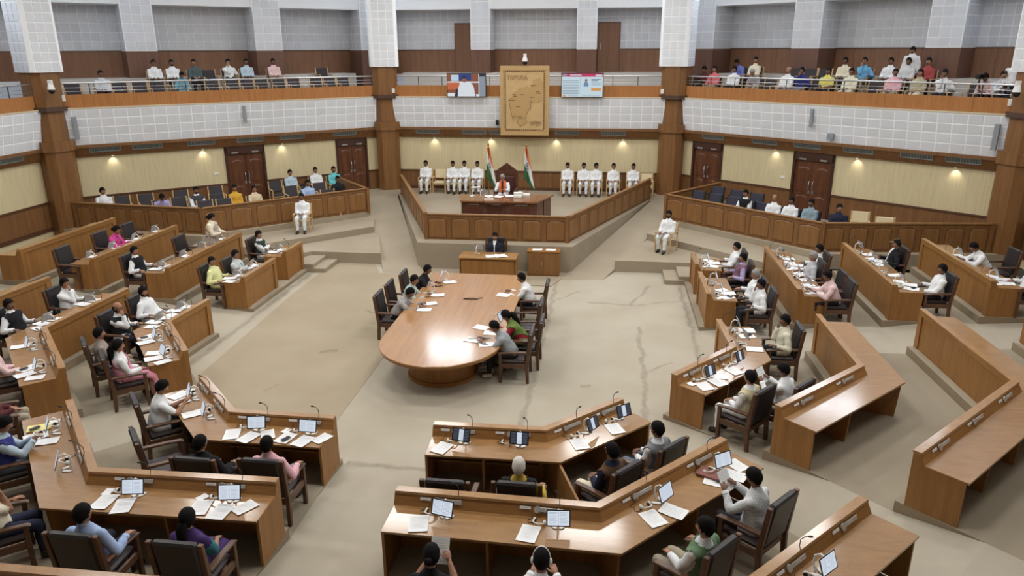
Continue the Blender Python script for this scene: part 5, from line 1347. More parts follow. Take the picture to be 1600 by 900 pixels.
def cloth(c):
    name = 'cloth_' + c
    if name in MATS: return MATS[name]
    if c.startswith('check') or c in ('creamstripe', 'stripeblue', 'stripeteal', 'floral'):
        m, nt, b = newmat(name)
        tc = nt.nodes.new('ShaderNodeTexCoord')
        r = nt.nodes.new('ShaderNodeValToRGB')
        s = srgb(COLS[c])
        if c == 'floral':
            w = nt.nodes.new('ShaderNodeTexVoronoi'); w.inputs['Scale'].default_value = 22; out = w.outputs['Distance']
        elif c.startswith('check'):
            w = nt.nodes.new('ShaderNodeTexChecker'); w.inputs['Scale'].default_value = 34; out = w.outputs['Fac']
        else:
            w = nt.nodes.new('ShaderNodeTexWave'); w.inputs['Scale'].default_value = 18; w.bands_direction = 'X'; out = w.outputs['Fac']
        nt.links.new(tc.outputs['Object'], w.inputs['Vector'])
        k = .5 if c in ('checkgrey', 'stripeteal', 'floral') else .8
        r.color_ramp.elements[0].position = .3; r.color_ramp.elements[1].position = .6
        r.color_ramp.elements[0].color = tuple(v * k for v in s[:3]) + (1,); r.color_ramp.elements[1].color = s
        nt.links.new(out, r.inputs['Fac']); nt.links.new(r.outputs['Color'], b.inputs['Base Color'])
        b.inputs['Roughness'].default_value = .85
        MATS[name] = m
        return m
    return plain(name, COLS[c], .85, noise=.07, nscale=14, spec=.2)
SKIN = dict(m=plain('skin_medium', (158, 114, 88), .55), d=plain('skin_dark', (122, 86, 66), .55))
HAIRM = dict(black=plain('hair_black', (17, 15, 15), .75, noise=.3, nscale=80, spec=.15), grey=plain('hair_grey', (140, 136, 132), .7, noise=.2, nscale=80), white=plain('hair_white', (206, 200, 192), .7, noise=.1, nscale=80))
M_EYEW = plain('eye_white', (224, 220, 214), .3); M_EYED = plain('eye_dark', (26, 18, 16), .2); M_LIP = plain('lips', (128, 76, 68), .5)
M_SHOE = plain('shoe_black', (28, 26, 26), .4); M_SNEAK = plain('sneaker_pale', (196, 192, 180), .6)

def V3(*a): return np.array(a, float)
def ik(sh, tgt, pole, a=.285, b=.255):
    d = tgt - sh; L = min(np.linalg.norm(d), a + b - .004); d = d / np.linalg.norm(d); tgt = sh + d * L
    x = (a * a - b * b + L * L) / (2 * L); h = math.sqrt(max(1e-6, a * a - x * x))
    q = pole - d * np.dot(pole, d); q = q / np.linalg.norm(q)
    return sh + d * x + q * h, tgt
POSE_LEAN = dict(lap=-4, desk=16, arms=-9, cross=-6, chin=-2, phone=8, paper=6, write=28, stand=3, bow=30)
POSE_HEAD = dict(lap=-4, desk=-16, arms=-4, cross=-4, chin=-6, phone=-26, paper=-20, write=-34, stand=-14, bow=-34)
def skeleton(pose, woman, var):
    l = rad(POSE_LEAN[pose]); st = pose == 'stand'
    hip = V3(0, 0, .92 if st else .53)
    sd = V3(0, math.sin(l), math.cos(l)); fd = V3(0, math.cos(l), -math.sin(l))
    hw = .165 if woman else .187
    J = dict(hip=hip, sd=sd, fd=fd, hw=hw, woman=woman, st=st)
    J['neck'] = hip + sd * .50
    J['head'] = V3(0, .04, 1.545) if st else hip + sd * .665 + V3(0, .03, 0)
    T = {}
    if pose == 'lap': T = {1: V3(.06 + .04 * var, .30 + .05 * var, .665), -1: V3(-.06 - .02 * var, .27, .665)}
    elif pose == 'desk': T = {1: V3(.14 + .04 * var, .50, .775), -1: V3(-.13, .50 - .05 * var, .775)}
    elif pose == 'arms': T = {1: V3(.295, .20, .735), -1: V3(-.295, .20, .735)} if not var else {1: V3(.295, .20, .735), -1: V3(-.10, .3, .67)}
    elif pose == 'cross': T = {1: V3(-.13, .20, .83), -1: V3(.13, .22, .80)}
    elif pose == 'chin': T = {1: J['head'] + V3(.03, .13, -.16), -1: V3(-.295, .2, .735)}
    elif pose == 'phone': T = {1: V3(.05, .44, .86), -1: V3(-.05, .43, .85)}
    elif pose == 'paper': T = {1: V3(.12, .42, .90), -1: V3(-.12, .42, .90)}
    elif pose == 'write': T = {1: V3(.12, .60, .80), -1: V3(-.15, .58, .80)}
    elif pose == 'bow': T = {1: V3(.10, .45, .66), -1: V3(-.08, .42, .66)}
    elif st: T = {1: V3(.10, .36, 1.10), -1: V3(-.12, .36, 1.08)} if var else {1: V3(.25, .10, .80), -1: V3(-.25, .10, .80)}
    for s in (1, -1):
        sh = hip + sd * .398 + V3(s * hw, 0, 0)
        pole = V3(s * .55, -.35, -1) if pose != 'cross' else V3(s * .8, .1, -1)
        el, wr = ik(sh, T[s], pole)
        d = wr - el; d /= np.linalg.norm(d)
        if pose in ('lap', 'bow'): d = d + V3(0, .2, -.3); d /= np.linalg.norm(d)
        if pose == 'arms' and not (var and s < 0): d = V3(0, 1, -.1)
        J['sh', s], J['el', s], J['wr', s], J['hd', s] = sh, el, wr, d
        hp = hip + V3(s * .088, 0, 0)
        if st: kn, an = V3(s * .10, .03, .50), V3(s * .10, -.01, .08)
        else:
            kn = V3(s * (.13 if not woman else .08), .44, .525); an = V3(s * .12, .45 - .12 * (var and s > 0), .085)
        J['hp', s], J['kn', s], J['an', s] = hp, kn, an
    return J
def ell_tube(mb, rings, seg=12):
    """rings: (centre, side vec, front vec, ra, rb)"""
    v = []; f = []
    for c, s_, f_, ra, rb in rings:
        for k in range(seg):
            a = 2 * math.pi * k / seg
            v.append(c + s_ * ra * math.cos(a) + f_ * rb * math.sin(a))
    n = len(rings)
    for i in range(n - 1):
        for k in range(seg): f.append((i * seg + k, i * seg + (k + 1) % seg, (i + 1) * seg + (k + 1) % seg, (i + 1) * seg + k))
    f.append(tuple(range(seg))[::-1]); f.append(tuple(range((n - 1) * seg, n * seg)))
    mb.add(v, f, 0, True)
X = V3(1, 0, 0)
def torso_rings(J, belly=1.0):
    h, sd, fd = J['hip'], J['sd'], J['fd']; w = J['woman']
    prof = [(-.10, .12, .09), (-.06, .175, .135), (.02, .19, .15 * belly), (.13, .176 * (.9 if w else 1), .142 * belly), (.25, .17 * (.9 if w else 1.02), .13), (.34, .18, .13), (.395, .18, .118), (.44, .148, .1), (.475, .105, .08), (.505, .075, .068), (.535, .058, .058)]
    return [(h + sd * t, X, fd, a, b) for t, a, b in prof]
def body_pieces(J):
    mb = MB()
    ell_tube(mb, torso_rings(J, 1.12), 16)
    mb.tube([J['hip'] + J['sd'] * .46, J['neck'], J['head'] - V3(0, .02, .06)], [.062, .056, .054], 10)
    for s in (1, -1):
        sh, el, wr, hd = J['sh', s], J['el', s], J['wr', s], J['hd', s]
        mb.sph(sh, .06, 10, 8)
        mb.tube([sh - (el - sh) * .05, sh + (el - sh) * .5, el], [.058, .055, .047], 10); mb.sph(el, .047, 10, 8)
        mb.tube([el, el + (wr - el) * .35, wr], [.047, .046, .03], 10); mb.sph(wr, .029, 8, 6)
        hp, kn, an = J['hp', s], J['kn', s], J['an', s]
        mb.sph(hp, .098, 10, 8)
        mb.tube([hp, hp + (kn - hp) * .5, kn], [.095, .08, .062], 12); mb.sph(kn, .062, 10, 8)
        mb.tube([kn, kn + (an - kn) * .35, an], [.06, .058, .038], 10); mb.sph(an, .04, 8, 6)
        ft = an + V3(s * .02, .15, -.045)
        mb.tube([an + V3(0, -.045, -.045), an + V3(0, .03, -.04), ft - V3(0, .04, 0), ft], [.034, .042, .04, .03], 10)
    return mb
def bones(J):
    B = []
    h, sd = J['hip'], J['sd']
    B.append((h - sd * .08, h + sd * .0, .15, 'pelvis')); B.append((h + sd * .04, h + sd * .44, .14, 'torso')); B.append((h + sd * .44, J['head'], .06, 'neck'))
    for s in (1, -1):
        B.append((h + sd * .40, J['sh', s] * .8 + (h + sd * .40) * .2, .08, 'torso'))
        B.append((J['sh', s], J['el', s], .052, 'uarm')); B.append((J['el', s], J['wr', s], .04, 'farm')); B.append((J['wr', s], J['wr', s] + J['hd', s] * .05, .028, 'hand'))
        B.append((J['hp', s], J['kn', s], .08, 'thigh')); B.append((J['kn', s], J['an', s], .052, 'calf')); B.append((J['an', s] + V3(0, -.03, -.045), J['an', s] + V3(0, .13, -.045), .042, 'foot'))
    return B

# ---- head template
def head_grid():
    lon, lat = 32, 20
    P = np.zeros((lat + 1, lon, 3))
    for i in range(lat + 1):
        th = math.pi * i / lat
        for k in range(lon):
            u = k / lon * 2 * math.pi
            ph = u - .32 * math.sin(u - math.pi / 2) * -1 * .0 - .35 * math.cos(u) * 1.0     # cluster towards the face (+y)
            ph = u + .4 * math.cos(u)
            x, y, z = math.sin(th) * math.cos(ph), math.sin(th) * math.sin(ph), math.cos(th)
            X_, Y_, Z_ = .074 * x, .095 * y, .118 * z
            if z < 0:
                tp = 1 - .32 * (-z) ** 1.4; X_ *= tp; Y_ *= 1 - .18 * (-z); Y_ += .016 * (-z)
            if Y_ > 0:
                fr = max(0, y)
                Y_ -= .006 * fr ** 4
                Y_ += .024 * math.exp(-(X_ / .013) ** 2 - ((Z_ + .022) / .022) ** 2) * fr
                Y_ += .012 * math.exp(-(X_ / .011) ** 2 - ((Z_ - .005) / .02) ** 2) * fr
                for s in (-1, 1): Y_ -= .009 * math.exp(-((X_ - s * .031) / .015) ** 2 - ((Z_ - .014) / .012) ** 2)
                Y_ += .005 * math.exp(-(X_ / .05) ** 2 - ((Z_ - .036) / .012) ** 2) * fr
                Y_ += .006 * math.exp(-(X_ / .026) ** 2 - ((Z_ + .064) / .009) ** 2) * fr
                Y_ += .008 * math.exp(-(X_ / .022) ** 2 - ((Z_ + .098) / .016) ** 2) * fr
            P[i, k] = (X_, Y_, Z_)
    return P
HG = head_grid()
def head_mb():
    m = MB(); lat, lon = HG.shape[0] - 1, HG.shape[1]
    f = []; lips = []
    for i in range(lat):
        for k in range(lon):
            q = (i * lon + k, (i + 1) * lon + k, (i + 1) * lon + (k + 1) % lon, i * lon + (k + 1) % lon)
            c = (HG[i, k] + HG[i + 1, (k + 1) % lon]) / 2
            (lips if c[1] > .05 and abs(c[0]) < .026 and abs(c[2] + .064) < .011 else f).append(q)
    V = HG.reshape(-1, 3)
    m.add(V, f, 0, True); m.add(V, lips, 3, True)
    for s in (-1, 1):
        m.sph((s * .074, -.008, -.002), (.010, .022, .033), 8, 6, 0)
        m.sph((s * .031, .078, .014), (.0135, .010, .008), 8, 6, 1)
        m.sph((s * .031, .0855, .014), (.006, .0045, .0065), 8, 5, 2)
        m.box(s * .031 - .017, s * .031 + .017, .083, .094, .030, .036, 2)
    return m
HEADMB = head_mb()
def hair_mesh(kind):
    m = MB(); lat, lon = HG.shape[0] - 1, HG.shape[1]
    rng = np.random.RandomState(5)
    def keep(p):
        x, y, z = p
        if kind == 'bald': return y < .02 and -.07 < z < .045
        lim = np.interp(y, [-.1, -.04, -.015, .02, .03, .055, .1], [-.082, -.07, -.03, -.015, .03, .058, .062])
        if kind in ('tail', 'bun'): lim = np.interp(y, [-.1, -.02, .03, .06, .1], [-.1, -.06, .0, .055, .066])
        return z > lim
    thick = .0115 if kind in ('short', 'tail', 'bun') else .008
    V = []; idx = {}
    for i in range(lat + 1):
        for k in range(lon):
            p = HG[i, k]; n = p / np.array([.074, .095, .118]) ** 2; n /= np.linalg.norm(n) + 1e-9
            t = thick * (1 + .5 * np.clip((p[2] - .02) / .06, 0, 1)) + rng.uniform(-.0025, .0025)
            V.append(p + n * t)
    V = np.array(V)
    f = []
    for i in range(lat):
        for k in range(lon):
            q = (i * lon + k, (i + 1) * lon + k, (i + 1) * lon + (k + 1) % lon, i * lon + (k + 1) % lon)
            if keep(HG.reshape(-1, 3)[list(q)].mean(0)): f.append(q)
    m.add(V, f, 0, True)
    # hem down to the scalp
    cnt = {}
    for q in f:
        for a, b in zip(q, q[1:] + q[:1]): cnt[tuple(sorted((a, b)))] = cnt.get(tuple(sorted((a, b))), 0) + 1
    H0 = HG.reshape(-1, 3)
    for (a, b), c in cnt.items():
        if c == 1: m.add([V[a], V[b], H0[b] * .97, H0[a] * .97], [(0, 1, 2, 3)], 0)
    if kind == 'bun': m.sph((0, -.125, -.02), (.045, .04, .042), 10, 8)
    if kind == 'tail':
        m.tube([(0, -.09, 0), (0, -.125, -.06), (0, -.125, -.2), (0, -.115, -.36)], [.05, .06, .05, .02], 10)
    return m
def cap_mesh():
    m = MB(); lat, lon = HG.shape[0] - 1, HG.shape[1]
    V = HG.reshape(-1, 3) * np.array([1.16, 1.14, 1.1]) + np.array([0, 0, .006]); f = []
    for i in range(lat):
        for k in range(lon):
            q = (i * lon + k, (i + 1) * lon + k, (i + 1) * lon + (k + 1) % lon, i * lon + (k + 1) % lon)
            if HG.reshape(-1, 3)[list(q)].mean(0)[2] > .042: f.append(q)
    m.add(V, f, 0, True)
    m.sph((0, .11, .055), (.07, .06, .008), 12, 6)
    return m
HAIR = {}
def get_hair(kind, col):
    k = (kind, col)
    if k not in HAIR:
        HAIR[k] = (cap_mesh().mesh('cap', [plain('cap_brown', (120, 96, 66), .8)], recalc=False) if kind == 'cap' else hair_mesh(kind).mesh('hair', [HAIRM[col]], recalc=False))
    return HAIR[k]
mbb = MB()
for _p in HG[13:19, 2:15].reshape(-1, 3)[:0]: pass
def beard_mesh():
    m = MB(); lat, lon = HG.shape[0] - 1, HG.shape[1]; H0 = HG.reshape(-1, 3)
    nn_ = H0 / np.array([.074, .095, .118]) ** 2; nn_ /= np.linalg.norm(nn_, axis=1)[:, None] + 1e-9; V = H0 + nn_ * .008; f = []
    for i in range(lat):
        for k in range(lon):
            q = (i * lon + k, (i + 1) * lon + k, (i + 1) * lon + (k + 1) % lon, i * lon + (k + 1) % lon)
            c = H0[list(q)].mean(0)
            if c[1] > -.02 and c[2] < -.043 - .02 * (abs(c[0]) < .05 and abs(c[0]) > .028) and not (abs(c[0]) < .026 and abs(c[2] + .066) < .010): f.append(q)
    m.add(V, f, 0, True); return m.mesh('beard', [HAIRM['black']], recalc=False)
def mous_mesh():
    m = MB()
    for s in (-1, 1): m.sph((s * .013, .092, -.05), (.016, .007, .006), 8, 5)
    return m.mesh('moustache', [HAIRM['black']], recalc=False)
def glasses_mesh():
    m = MB()
    for s in (-1, 1):
        m.tube([(s * .031 + .021 * math.cos(a), .094, .012 + .016 * math.sin(a)) for a in np.linspace(0, 2 * math.pi, 13)], .0025, 5)
        m.tube([(s * .052, .092, .016), (s * .078, .05, .018), (s * .08, -.01, .016)], .0025, 5)
    m.tube([(-.01, .1, .014), (.01, .1, .014)], .0025, 5)
    return m.mesh('glasses', [M_BLACK], recalc=False)
def phones_mesh():
    m = MB(); m.tube([(.088 * math.cos(a), -.005, .0 + .14 * math.sin(a)) for a in np.linspace(0, math.pi, 13)], .009, 6)
    for s in (-1, 1): m.sph((s * .09, -.005, -.005), (.02, .034, .04), 10, 6)
    return m.mesh('headphones', [M_WHITE], recalc=False)
BEARD, MOUS, GLAS, PHONES = beard_mesh(), mous_mesh(), glasses_mesh(), phones_mesh()

def hand_mb(m, J, s, curl):
    """palm and five fingers from the wrist along hd"""
    w = V3(*J['wr', s]); d = V3(*J['hd', s]); d /= np.linalg.norm(d)
    up = V3(0, 0, 1) if abs(d[2]) < .85 else V3(0, 1, 0)
    side = np.cross(d, up); side /= np.linalg.norm(side); nrm = np.cross(side, d)      # nrm = back of hand
    ell_tube(m, [(w - d * .01, side, nrm, .024, .02), (w + d * .03, side, nrm, .034, .018), (w + d * .07, side, nrm, .041, .016), (w + d * .09, side, nrm, .036, .012)], 10)
    for k, (o, ln) in enumerate(((-.030, .058), (-.010, .074), (.010, .078), (.030, .068))):
        b0 = w + d * .082 + side * o
        a1, a2 = curl * .5, curl * 1.2
        d1 = d * math.cos(a1) - nrm * math.sin(a1); d2 = d * math.cos(a2) - nrm * math.sin(a2)
        m.tube([b0, b0 + d1 * ln * .5, b0 + d1 * ln * .5 + d2 * ln * .32, b0 + d1 * ln * .5 + d2 * ln * .52], [.0095, .009, .008, .005], 6)
    ts = -s     # thumb on the inner side
    t0 = w + d * .03 + side * (.03 * ts)
    dt = d * .75 + side * (.6 * ts) - nrm * .25; dt /= np.linalg.norm(dt)
    m.tube([t0, t0 + dt * .035, t0 + dt * .06 + d * .01, t0 + dt * .07 + d * .018], [.012, .011, .009, .006], 6)

# ---- evaluate all needed bodies once
BODY = {}
def opts(ex):
    o = {}
    for e in ex.split(','):
        if '=' in e: k, v = e.split('='); o[k] = float(v)
        elif ':' in e: k, v = e.split(':'); o[k] = v
        elif e: o[e] = 1
    return o
def bkey(p):
    o = opts(p[12]); woman = bool(o.get('woman') or o.get('sari'))
    var = (sum(map(ord, p[0])) % 2) if p[5] in ('lap', 'desk', 'arms') else (1 if p[0] == 'B1b' else 0)
    return (p[5], woman, var)
tmp = {}
for p in PEOPLE:
    k = bkey(p)
    if k in tmp: continue
    J = skeleton(*k)
    me = body_pieces(J).mesh('tmp_body', [SKIN['m']])
    o = link('tmp_body', me)
    md = o.modifiers.new('r', 'REMESH'); md.mode = 'VOXEL'; md.voxel_size = .023; md.adaptivity = 0
    sm = o.modifiers.new('s', 'SMOOTH'); sm.factor = .5; sm.iterations = 3
    tmp[k] = (o, J)
bpy.context.view_layer.update()
dg = bpy.context.evaluated_depsgraph_get()
for k, (o, J) in tmp.items():
    ev = o.evaluated_get(dg); me = ev.to_mesh()
    n = len(me.vertices); V = np.empty(n * 3); me.vertices.foreach_get('co', V); V = V.reshape(-1, 3)
    N = np.empty(n * 3); me.vertices.foreach_get('normal', N); N = N.reshape(-1, 3)
    F = [tuple(q.vertices) for q in me.polygons]
    ev.to_mesh_clear()
    B = bones(J); D = []; T = []
    for a, b, r, nm in B:
        ab = b - a; t = np.clip(((V - a) @ ab) / (ab @ ab), 0, 1); D.append(np.linalg.norm(V - (a + t[:, None] * ab), axis=1) - r); T.append(t)
    D = np.array(D); T = np.array(T); ix = D.argmin(0); reg = np.array([B[i][3] for i in ix]); tt = T[ix, np.arange(n)]
    spine = (V - J['hip']) @ J['sd']
    BODY[k] = dict(J=J, V=V, N=N, F=F, reg=reg, t=tt, sp=spine, cache={})
    om = o.data; bpy.data.objects.remove(o); bpy.data.meshes.remove(om)

def shell(bd, name, sel, offset, wr=.004, J=None, short=False):
    """clothing: selected faces of the body pushed outwards with soft folds"""
    c = bd['cache']
    if name in c: return c[name]
    V, N = bd['V'], bd['N']
    fold = wr * (np.sin(V[:, 2] * 34 + V[:, 0] * 25) + np.sin(V[:, 1] * 41 - V[:, 2] * 17 + V[:, 0] * 13))
    W = V + N * (offset + fold)[:, None]
    keepf = [f for f in bd['F'] if sel[list(f)].sum() * 2 >= len(f) + 1]
    used = sorted({i for f in keepf for i in f}); mp = {v: i for i, v in enumerate(used)}
    m = MB(); m.add(W[used], [tuple(mp[i] for i in f) for f in keepf], 0, True)
    # turn the hem in towards the body
    cnt = {}
    for f in keepf:
        for a, b in zip(f, f[1:] + f[:1]): cnt.setdefault(tuple(sorted((a, b))), []).append((a, b))
    for e, l in cnt.items():
        if len(l) == 1:
            a, b = l[0]; m.add([W[b], W[a], V[a] - N[a] * .004, V[b] - N[b] * .004], [(0, 1, 2, 3)], 0, False)
    if J is not None:       # collar and cuffs
        h, sd = J['hip'], J['sd']
        m.tube([h + sd * .455 + J['fd'] * .004, h + sd * .49 + J['fd'] * .002, h + sd * .522, h + sd * .515], [.098, .083, .072, .064], 14, caps=False)
        if not short:
            for s in (1, -1):
                w_, d_ = J['wr', s], J['wr', s] - J['el', s]; d_ = d_ / np.linalg.norm(d_)
                m.tube([w_ - d_ * .05, w_ - d_ * .008, w_ - d_ * .01], [.048, .043, .03], 10, caps=False)
    c[name] = m.mesh(name, [cloth('white')], recalc=False)
    return c[name]
def dress(o, name, me, mat):
    c = link(name, me, o); c.material_slots[0].link = 'OBJECT'; c.material_slots[0].material = mat
    return c
NPPL = 0
HANDS = {}
for p in PEOPLE:
    i, x, y, z, fc, pose, desc, sh, tr, ve, ha, sk, ex = p
    o_ = opts(ex); k = bkey(p); bd = BODY[k]; J = bd['J']
    short = bool(o_.get('short')); hy = o_.get('hy', 0); hp = POSE_HEAD[pose]
    bk_ = ('body', hy)
    if bk_ not in bd['cache']:
        m = MB(); m.add(bd['V'], bd['F'], 0, True)
        for s in (1, -1): hand_mb(m, J, s, .9 if pose in ('phone', 'paper', 'write') else .55)
        HM = Matrix.Translation(Vector(J['head'])) @ Matrix.Rotation(rad(hy), 4, 'Z') @ Matrix.Rotation(rad(hp), 4, 'X') @ Matrix.Scale(1.07, 4)
        hv = [tuple(HM @ Vector(q)) for q in HEADMB.v]
        n0 = len(m.v); m.v.extend(hv); m.f.extend(tuple(a + n0 for a in f) for f in HEADMB.f); m.m.extend(HEADMB.m); m.sm.extend(HEADMB.sm)
        bd['cache'][bk_] = (m.mesh('person_body', [SKIN['m'], M_EYEW, M_EYED, M_LIP], recalc=False), HM)
    me, HM = bd['cache'][bk_]
    o = link('person', me)
    o.location = (x, y, z); o.rotation_euler = (0, 0, rad(fc))
    o.material_slots[0].link = 'OBJECT'; o.material_slots[0].material = SKIN[sk]
    where = {'A': 'seated in an armchair at a desk', 'B': 'seated in an armchair at a desk', 'C': 'seated in an armchair at a desk', 'D': 'seated in an armchair at a desk', 'O': 'seated in white uniform on a cream chair', 'S': 'seated on the platform at the carved desk', 'K': 'seated at the clerk desk'}.get(i[0], 'seated')
    if pose == 'stand': where = 'standing upright'
    lab = desc if len((desc + where).split()) > 15 else desc + ', ' + where
    tag(o, lab, 'person')
    reg, t, sp, V = bd['reg'], bd['t'], bd['sp'], bd['V']
    J_ = J
    arm = (reg == 'uarm') & (~np.array(short) | (t < .8)) | ((reg == 'farm') & (t < (.0 if short else .93)))
    tors = ((reg == 'torso') | (reg == 'pelvis') | ((reg == 'neck') & (sp < .49))) & (sp > -.04)
    sari = o_.get('sari')
    kurta = sh in ('white', 'ivory', 'lemon', 'creamstripe', 'checkwhite', 'floral') and not sari and pose != 'stand' and i[0] in 'ABO'
    sel = arm | tors
    if kurta: sel = sel | ((reg == 'pelvis') | ((reg == 'thigh') & (t < .38)))
    dress(o, 'blouse' if k[1] else 'shirt', shell(bd, 'shirt_%d%d' % (short, kurta), sel, .014, .0035, J, short), cloth(sh))
    if sari or (k[1] and tr == '-'):
        key = 'skirt'
        if key not in bd['cache']:
            m = MB(); h = J['hip']
            if J['st']: rings = [(h + V3(0, 0, .12), X, V3(0, 1, 0), .17, .14), (h, X, V3(0, 1, 0), .2, .165), (V3(0, .03, .5), X, V3(0, 1, 0), .21, .15), (V3(0, .03, .06), X, V3(0, 1, 0), .25, .19)]
            else:
                rings = [(h + V3(0, -.02, .13), X, V3(0, 1, .1), .18, .15), (h + V3(0, .02, .02), X, V3(0, .8, .5), .205, .165), (V3(0, .2, .535), X, V3(0, .2, 1), .20, .115), (V3(0, .4, .535), X, V3(0, -.1, 1), .20, .10),
                         (V3(0, .49, .47), X, V3(0, .75, .66), .195, .09), (V3(0, .51, .3), X, V3(0, 1, .1), .20, .085), (V3(0, .52, .07), X, V3(0, 1, 0), .235, .11)]
            rr = []
            for a, b in zip(rings, rings[1:]):
                for q in (0, .5): rr.append(tuple((1 - q) * np.array(u) + q * np.array(w_) for u, w_ in zip(a, b)))
            rr.append(rings[-1])
            rr = [(c + 0, s_, f_ / np.linalg.norm(f_), float(ra), float(rb)) for c, s_, f_, ra, rb in rr]
            ell_tube(m, rr, 20)
            m.v = [(q[0] * (1 + .03 * math.sin(40 * q[2] + 9 * q[0])), q[1] + .006 * math.sin(60 * q[0]), q[2]) for q in m.v]
            bd['cache'][key] = m.mesh('skirt', [cloth('white')], recalc=True)
        sc = {'green': 'green_sari'}.get(sari, sari) if sari else sh
        dress(o, 'sari_skirt' if sari else 'skirt', bd['cache'][key], cloth(sc))
        if sari:
            band = tors & (np.abs(V[:, 0] * 1.0 + (sp - .26) * .75) < .17) & (sp > .0) | ((reg == 'torso') & (sp > .36) & (V[:, 0] < -.02) & (V[:, 0] > -.19))
            dress(o, 'sari_drape', shell(bd, 'sari_drape', band, .03), cloth(sc))
    else:
        leg = (reg == 'thigh') | ((reg == 'calf') & (t < .95)) | (reg == 'pelvis') | (sp < -.0) & (reg == 'torso')
        dress(o, 'trousers', shell(bd, 'trousers', leg, .011), cloth(tr if tr != '-' else 'cream'))
    if ve != '-':
        vs_ = ((reg == 'torso') | (reg == 'pelvis') | (reg == 'neck')) & (sp > -.02) & (sp < .478)
        dress(o, 'vest', shell(bd, 'vest', vs_, .03), cloth(ve))
    if o_.get('sleeve'):
        dress(o, 'sleeves', shell(bd, 'sleeves', (reg == 'uarm') & (t > .25) & (t < .98), .021, .002), cloth(o_['sleeve']))
    if o_.get('suit'):
        fr = (reg == 'torso') & (np.abs(V[:, 0]) < .012 + .10 * np.clip(sp - .2, 0, 1)) & ((V - J['hip']) @ J['fd'] > .03) & (sp > .15)
        dress(o, 'shirt_front', shell(bd, 'shirt_front', fr, .028, .001), cloth('white'))
    if o_.get('scarf'):
        fr = (reg == 'torso') & (np.abs(np.abs(V[:, 0]) - .075) < .045) & ((V - J['hip']) @ J['fd'] > -.02) & (sp > -.02)
        dress(o, 'scarf', shell(bd, 'scarf', fr, .034, .001), cloth('orange'))
        fr = (reg == 'torso') & (np.abs(V[:, 0]) < .035) & ((V - J['hip']) @ J['fd'] > .03) & (sp > -.02)
        dress(o, 'waistcoat_front', shell(bd, 'waistcoat_front', fr, .028, .001), cloth('maroon'))
    for s in (1, -1):
        ft = (reg == 'foot') & (V[:, 0] * s > 0) | (reg == 'calf') & (t > .93) & (V[:, 0] * s > 0)
        dress(o, 'shoe', shell(bd, 'shoe_%d' % s, ft, .008, 0), M_SNEAK if o_.get('sneak') else M_SHOE)
    hk = {'grey': ('short', 'grey'), 'white': ('short', 'white'), 'bald': ('bald', 'black')}.get(ha, (ha, 'black'))
    if ha == 'cap': link('hair', get_hair('short', 'black'), o, HM); link('cap', get_hair('cap', ''), o, HM)
    else: link('hair', get_hair(*hk), o, HM)
    if o_.get('beard'): link('beard', BEARD, o, HM)
    elif not k[1] and sum(map(ord, i)) % 3: link('moustache', MOUS, o, HM)
    if o_.get('gl'): link('glasses', GLAS, o, HM)
    if o_.get('phones'): link('headphones', PHONES, o, HM)
    # things held in the hands
    R_ = Matrix.Translation((x, y, z)) @ Matrix.Rotation(rad(fc), 4, 'Z')
    if pose == 'paper':
        c = R_ @ Vector((0, .50, .96)); q = paper(c, 0, 'paper held up by the ' + desc); q.rotation_euler = Euler((rad(58), 0, rad(fc)))
    if pose == 'phone' and i != 'B3a' and i[0] in 'AG':
        c = R_ @ Vector((0, .53, .885)); q = PHONE.place(c, rad(fc), 'phone held by the ' + desc, 'mobile phones on desks'); q.rotation_euler = Euler((rad(40), 0, rad(fc)))
    if i == 'B3a':
        c = R_ @ Vector((0, .55, .87)); q = HEAD.place(c, rad(fc), 'white headset held by the man in blue vest', 'headsets on desks')
# ================================================================== MAP, SCREENS, FITTINGS
def text_mesh(s, size, depth=.004):
    cu = bpy.data.curves.new('lettering', 'FONT'); cu.body = s; cu.size = size; cu.extrude = depth; cu.resolution_u = 2
    o = bpy.data.objects.new('lettering', cu); COL.objects.link(o)
    me = bpy.data.meshes.new_from_object(o.evaluated_get(bpy.context.evaluated_depsgraph_get()))
    bpy.data.objects.remove(o); bpy.data.curves.remove(cu)
    return me
M_MAPW = plain('map_board_ochre', (192, 162, 114), .6, noise=.06, nscale=6); M_MAPF = plain('map_frame_ochre', (184, 152, 102), .55, noise=.05, nscale=6)
M_MAPL = plain('map_relief', (180, 148, 98), .6); M_MAPD = plain('map_dark_line', (112, 82, 48), .6)
t = thing('map_board', 'carved wooden relief map board with studded frame on the gallery front', 'map', (-.02, 30.72, 3.24))
W, Hh = 1.98, 2.74
m = MB(); m.box(-W / 2, W / 2, -.05, .04, 0, Hh); obj('board', m, M_MAPW, t)
m = MB(); m.box(-.7, -.6, .04, .29, 1.6, 1.7); m.box(.6, .7, .04, .29, 1.6, 1.7); obj('hanging_bracket', m, M_STEELD, t)
for (x0, x1, z0, z1) in ((-W / 2, W / 2, 0, .17), (-W / 2, W / 2, Hh - .17, Hh), (-W / 2, -W / 2 + .13, .17, Hh - .17), (W / 2 - .13, W / 2, .17, Hh - .17)):
    m = MB(); m.box(x0, x1, -.085, -.05, z0, z1); obj('frame_strip', m, M_MAPF, t)
mst = MB(); mst.box(-.025, .025, -.012, 0, -.025, .025); stud = mst.mesh('stud', [M_MAPD])
for k in range(20):
    for z in (.215, Hh - .215): link('stud', stud, t, Matrix.Translation((-.76 + 1.52 * k / 19, -.05, z)))
for k in range(1, 30):
    for x in (-.79, .79): link('stud', stud, t, Matrix.Translation((x, -.05, .215 + (Hh - .43) * k / 30)))
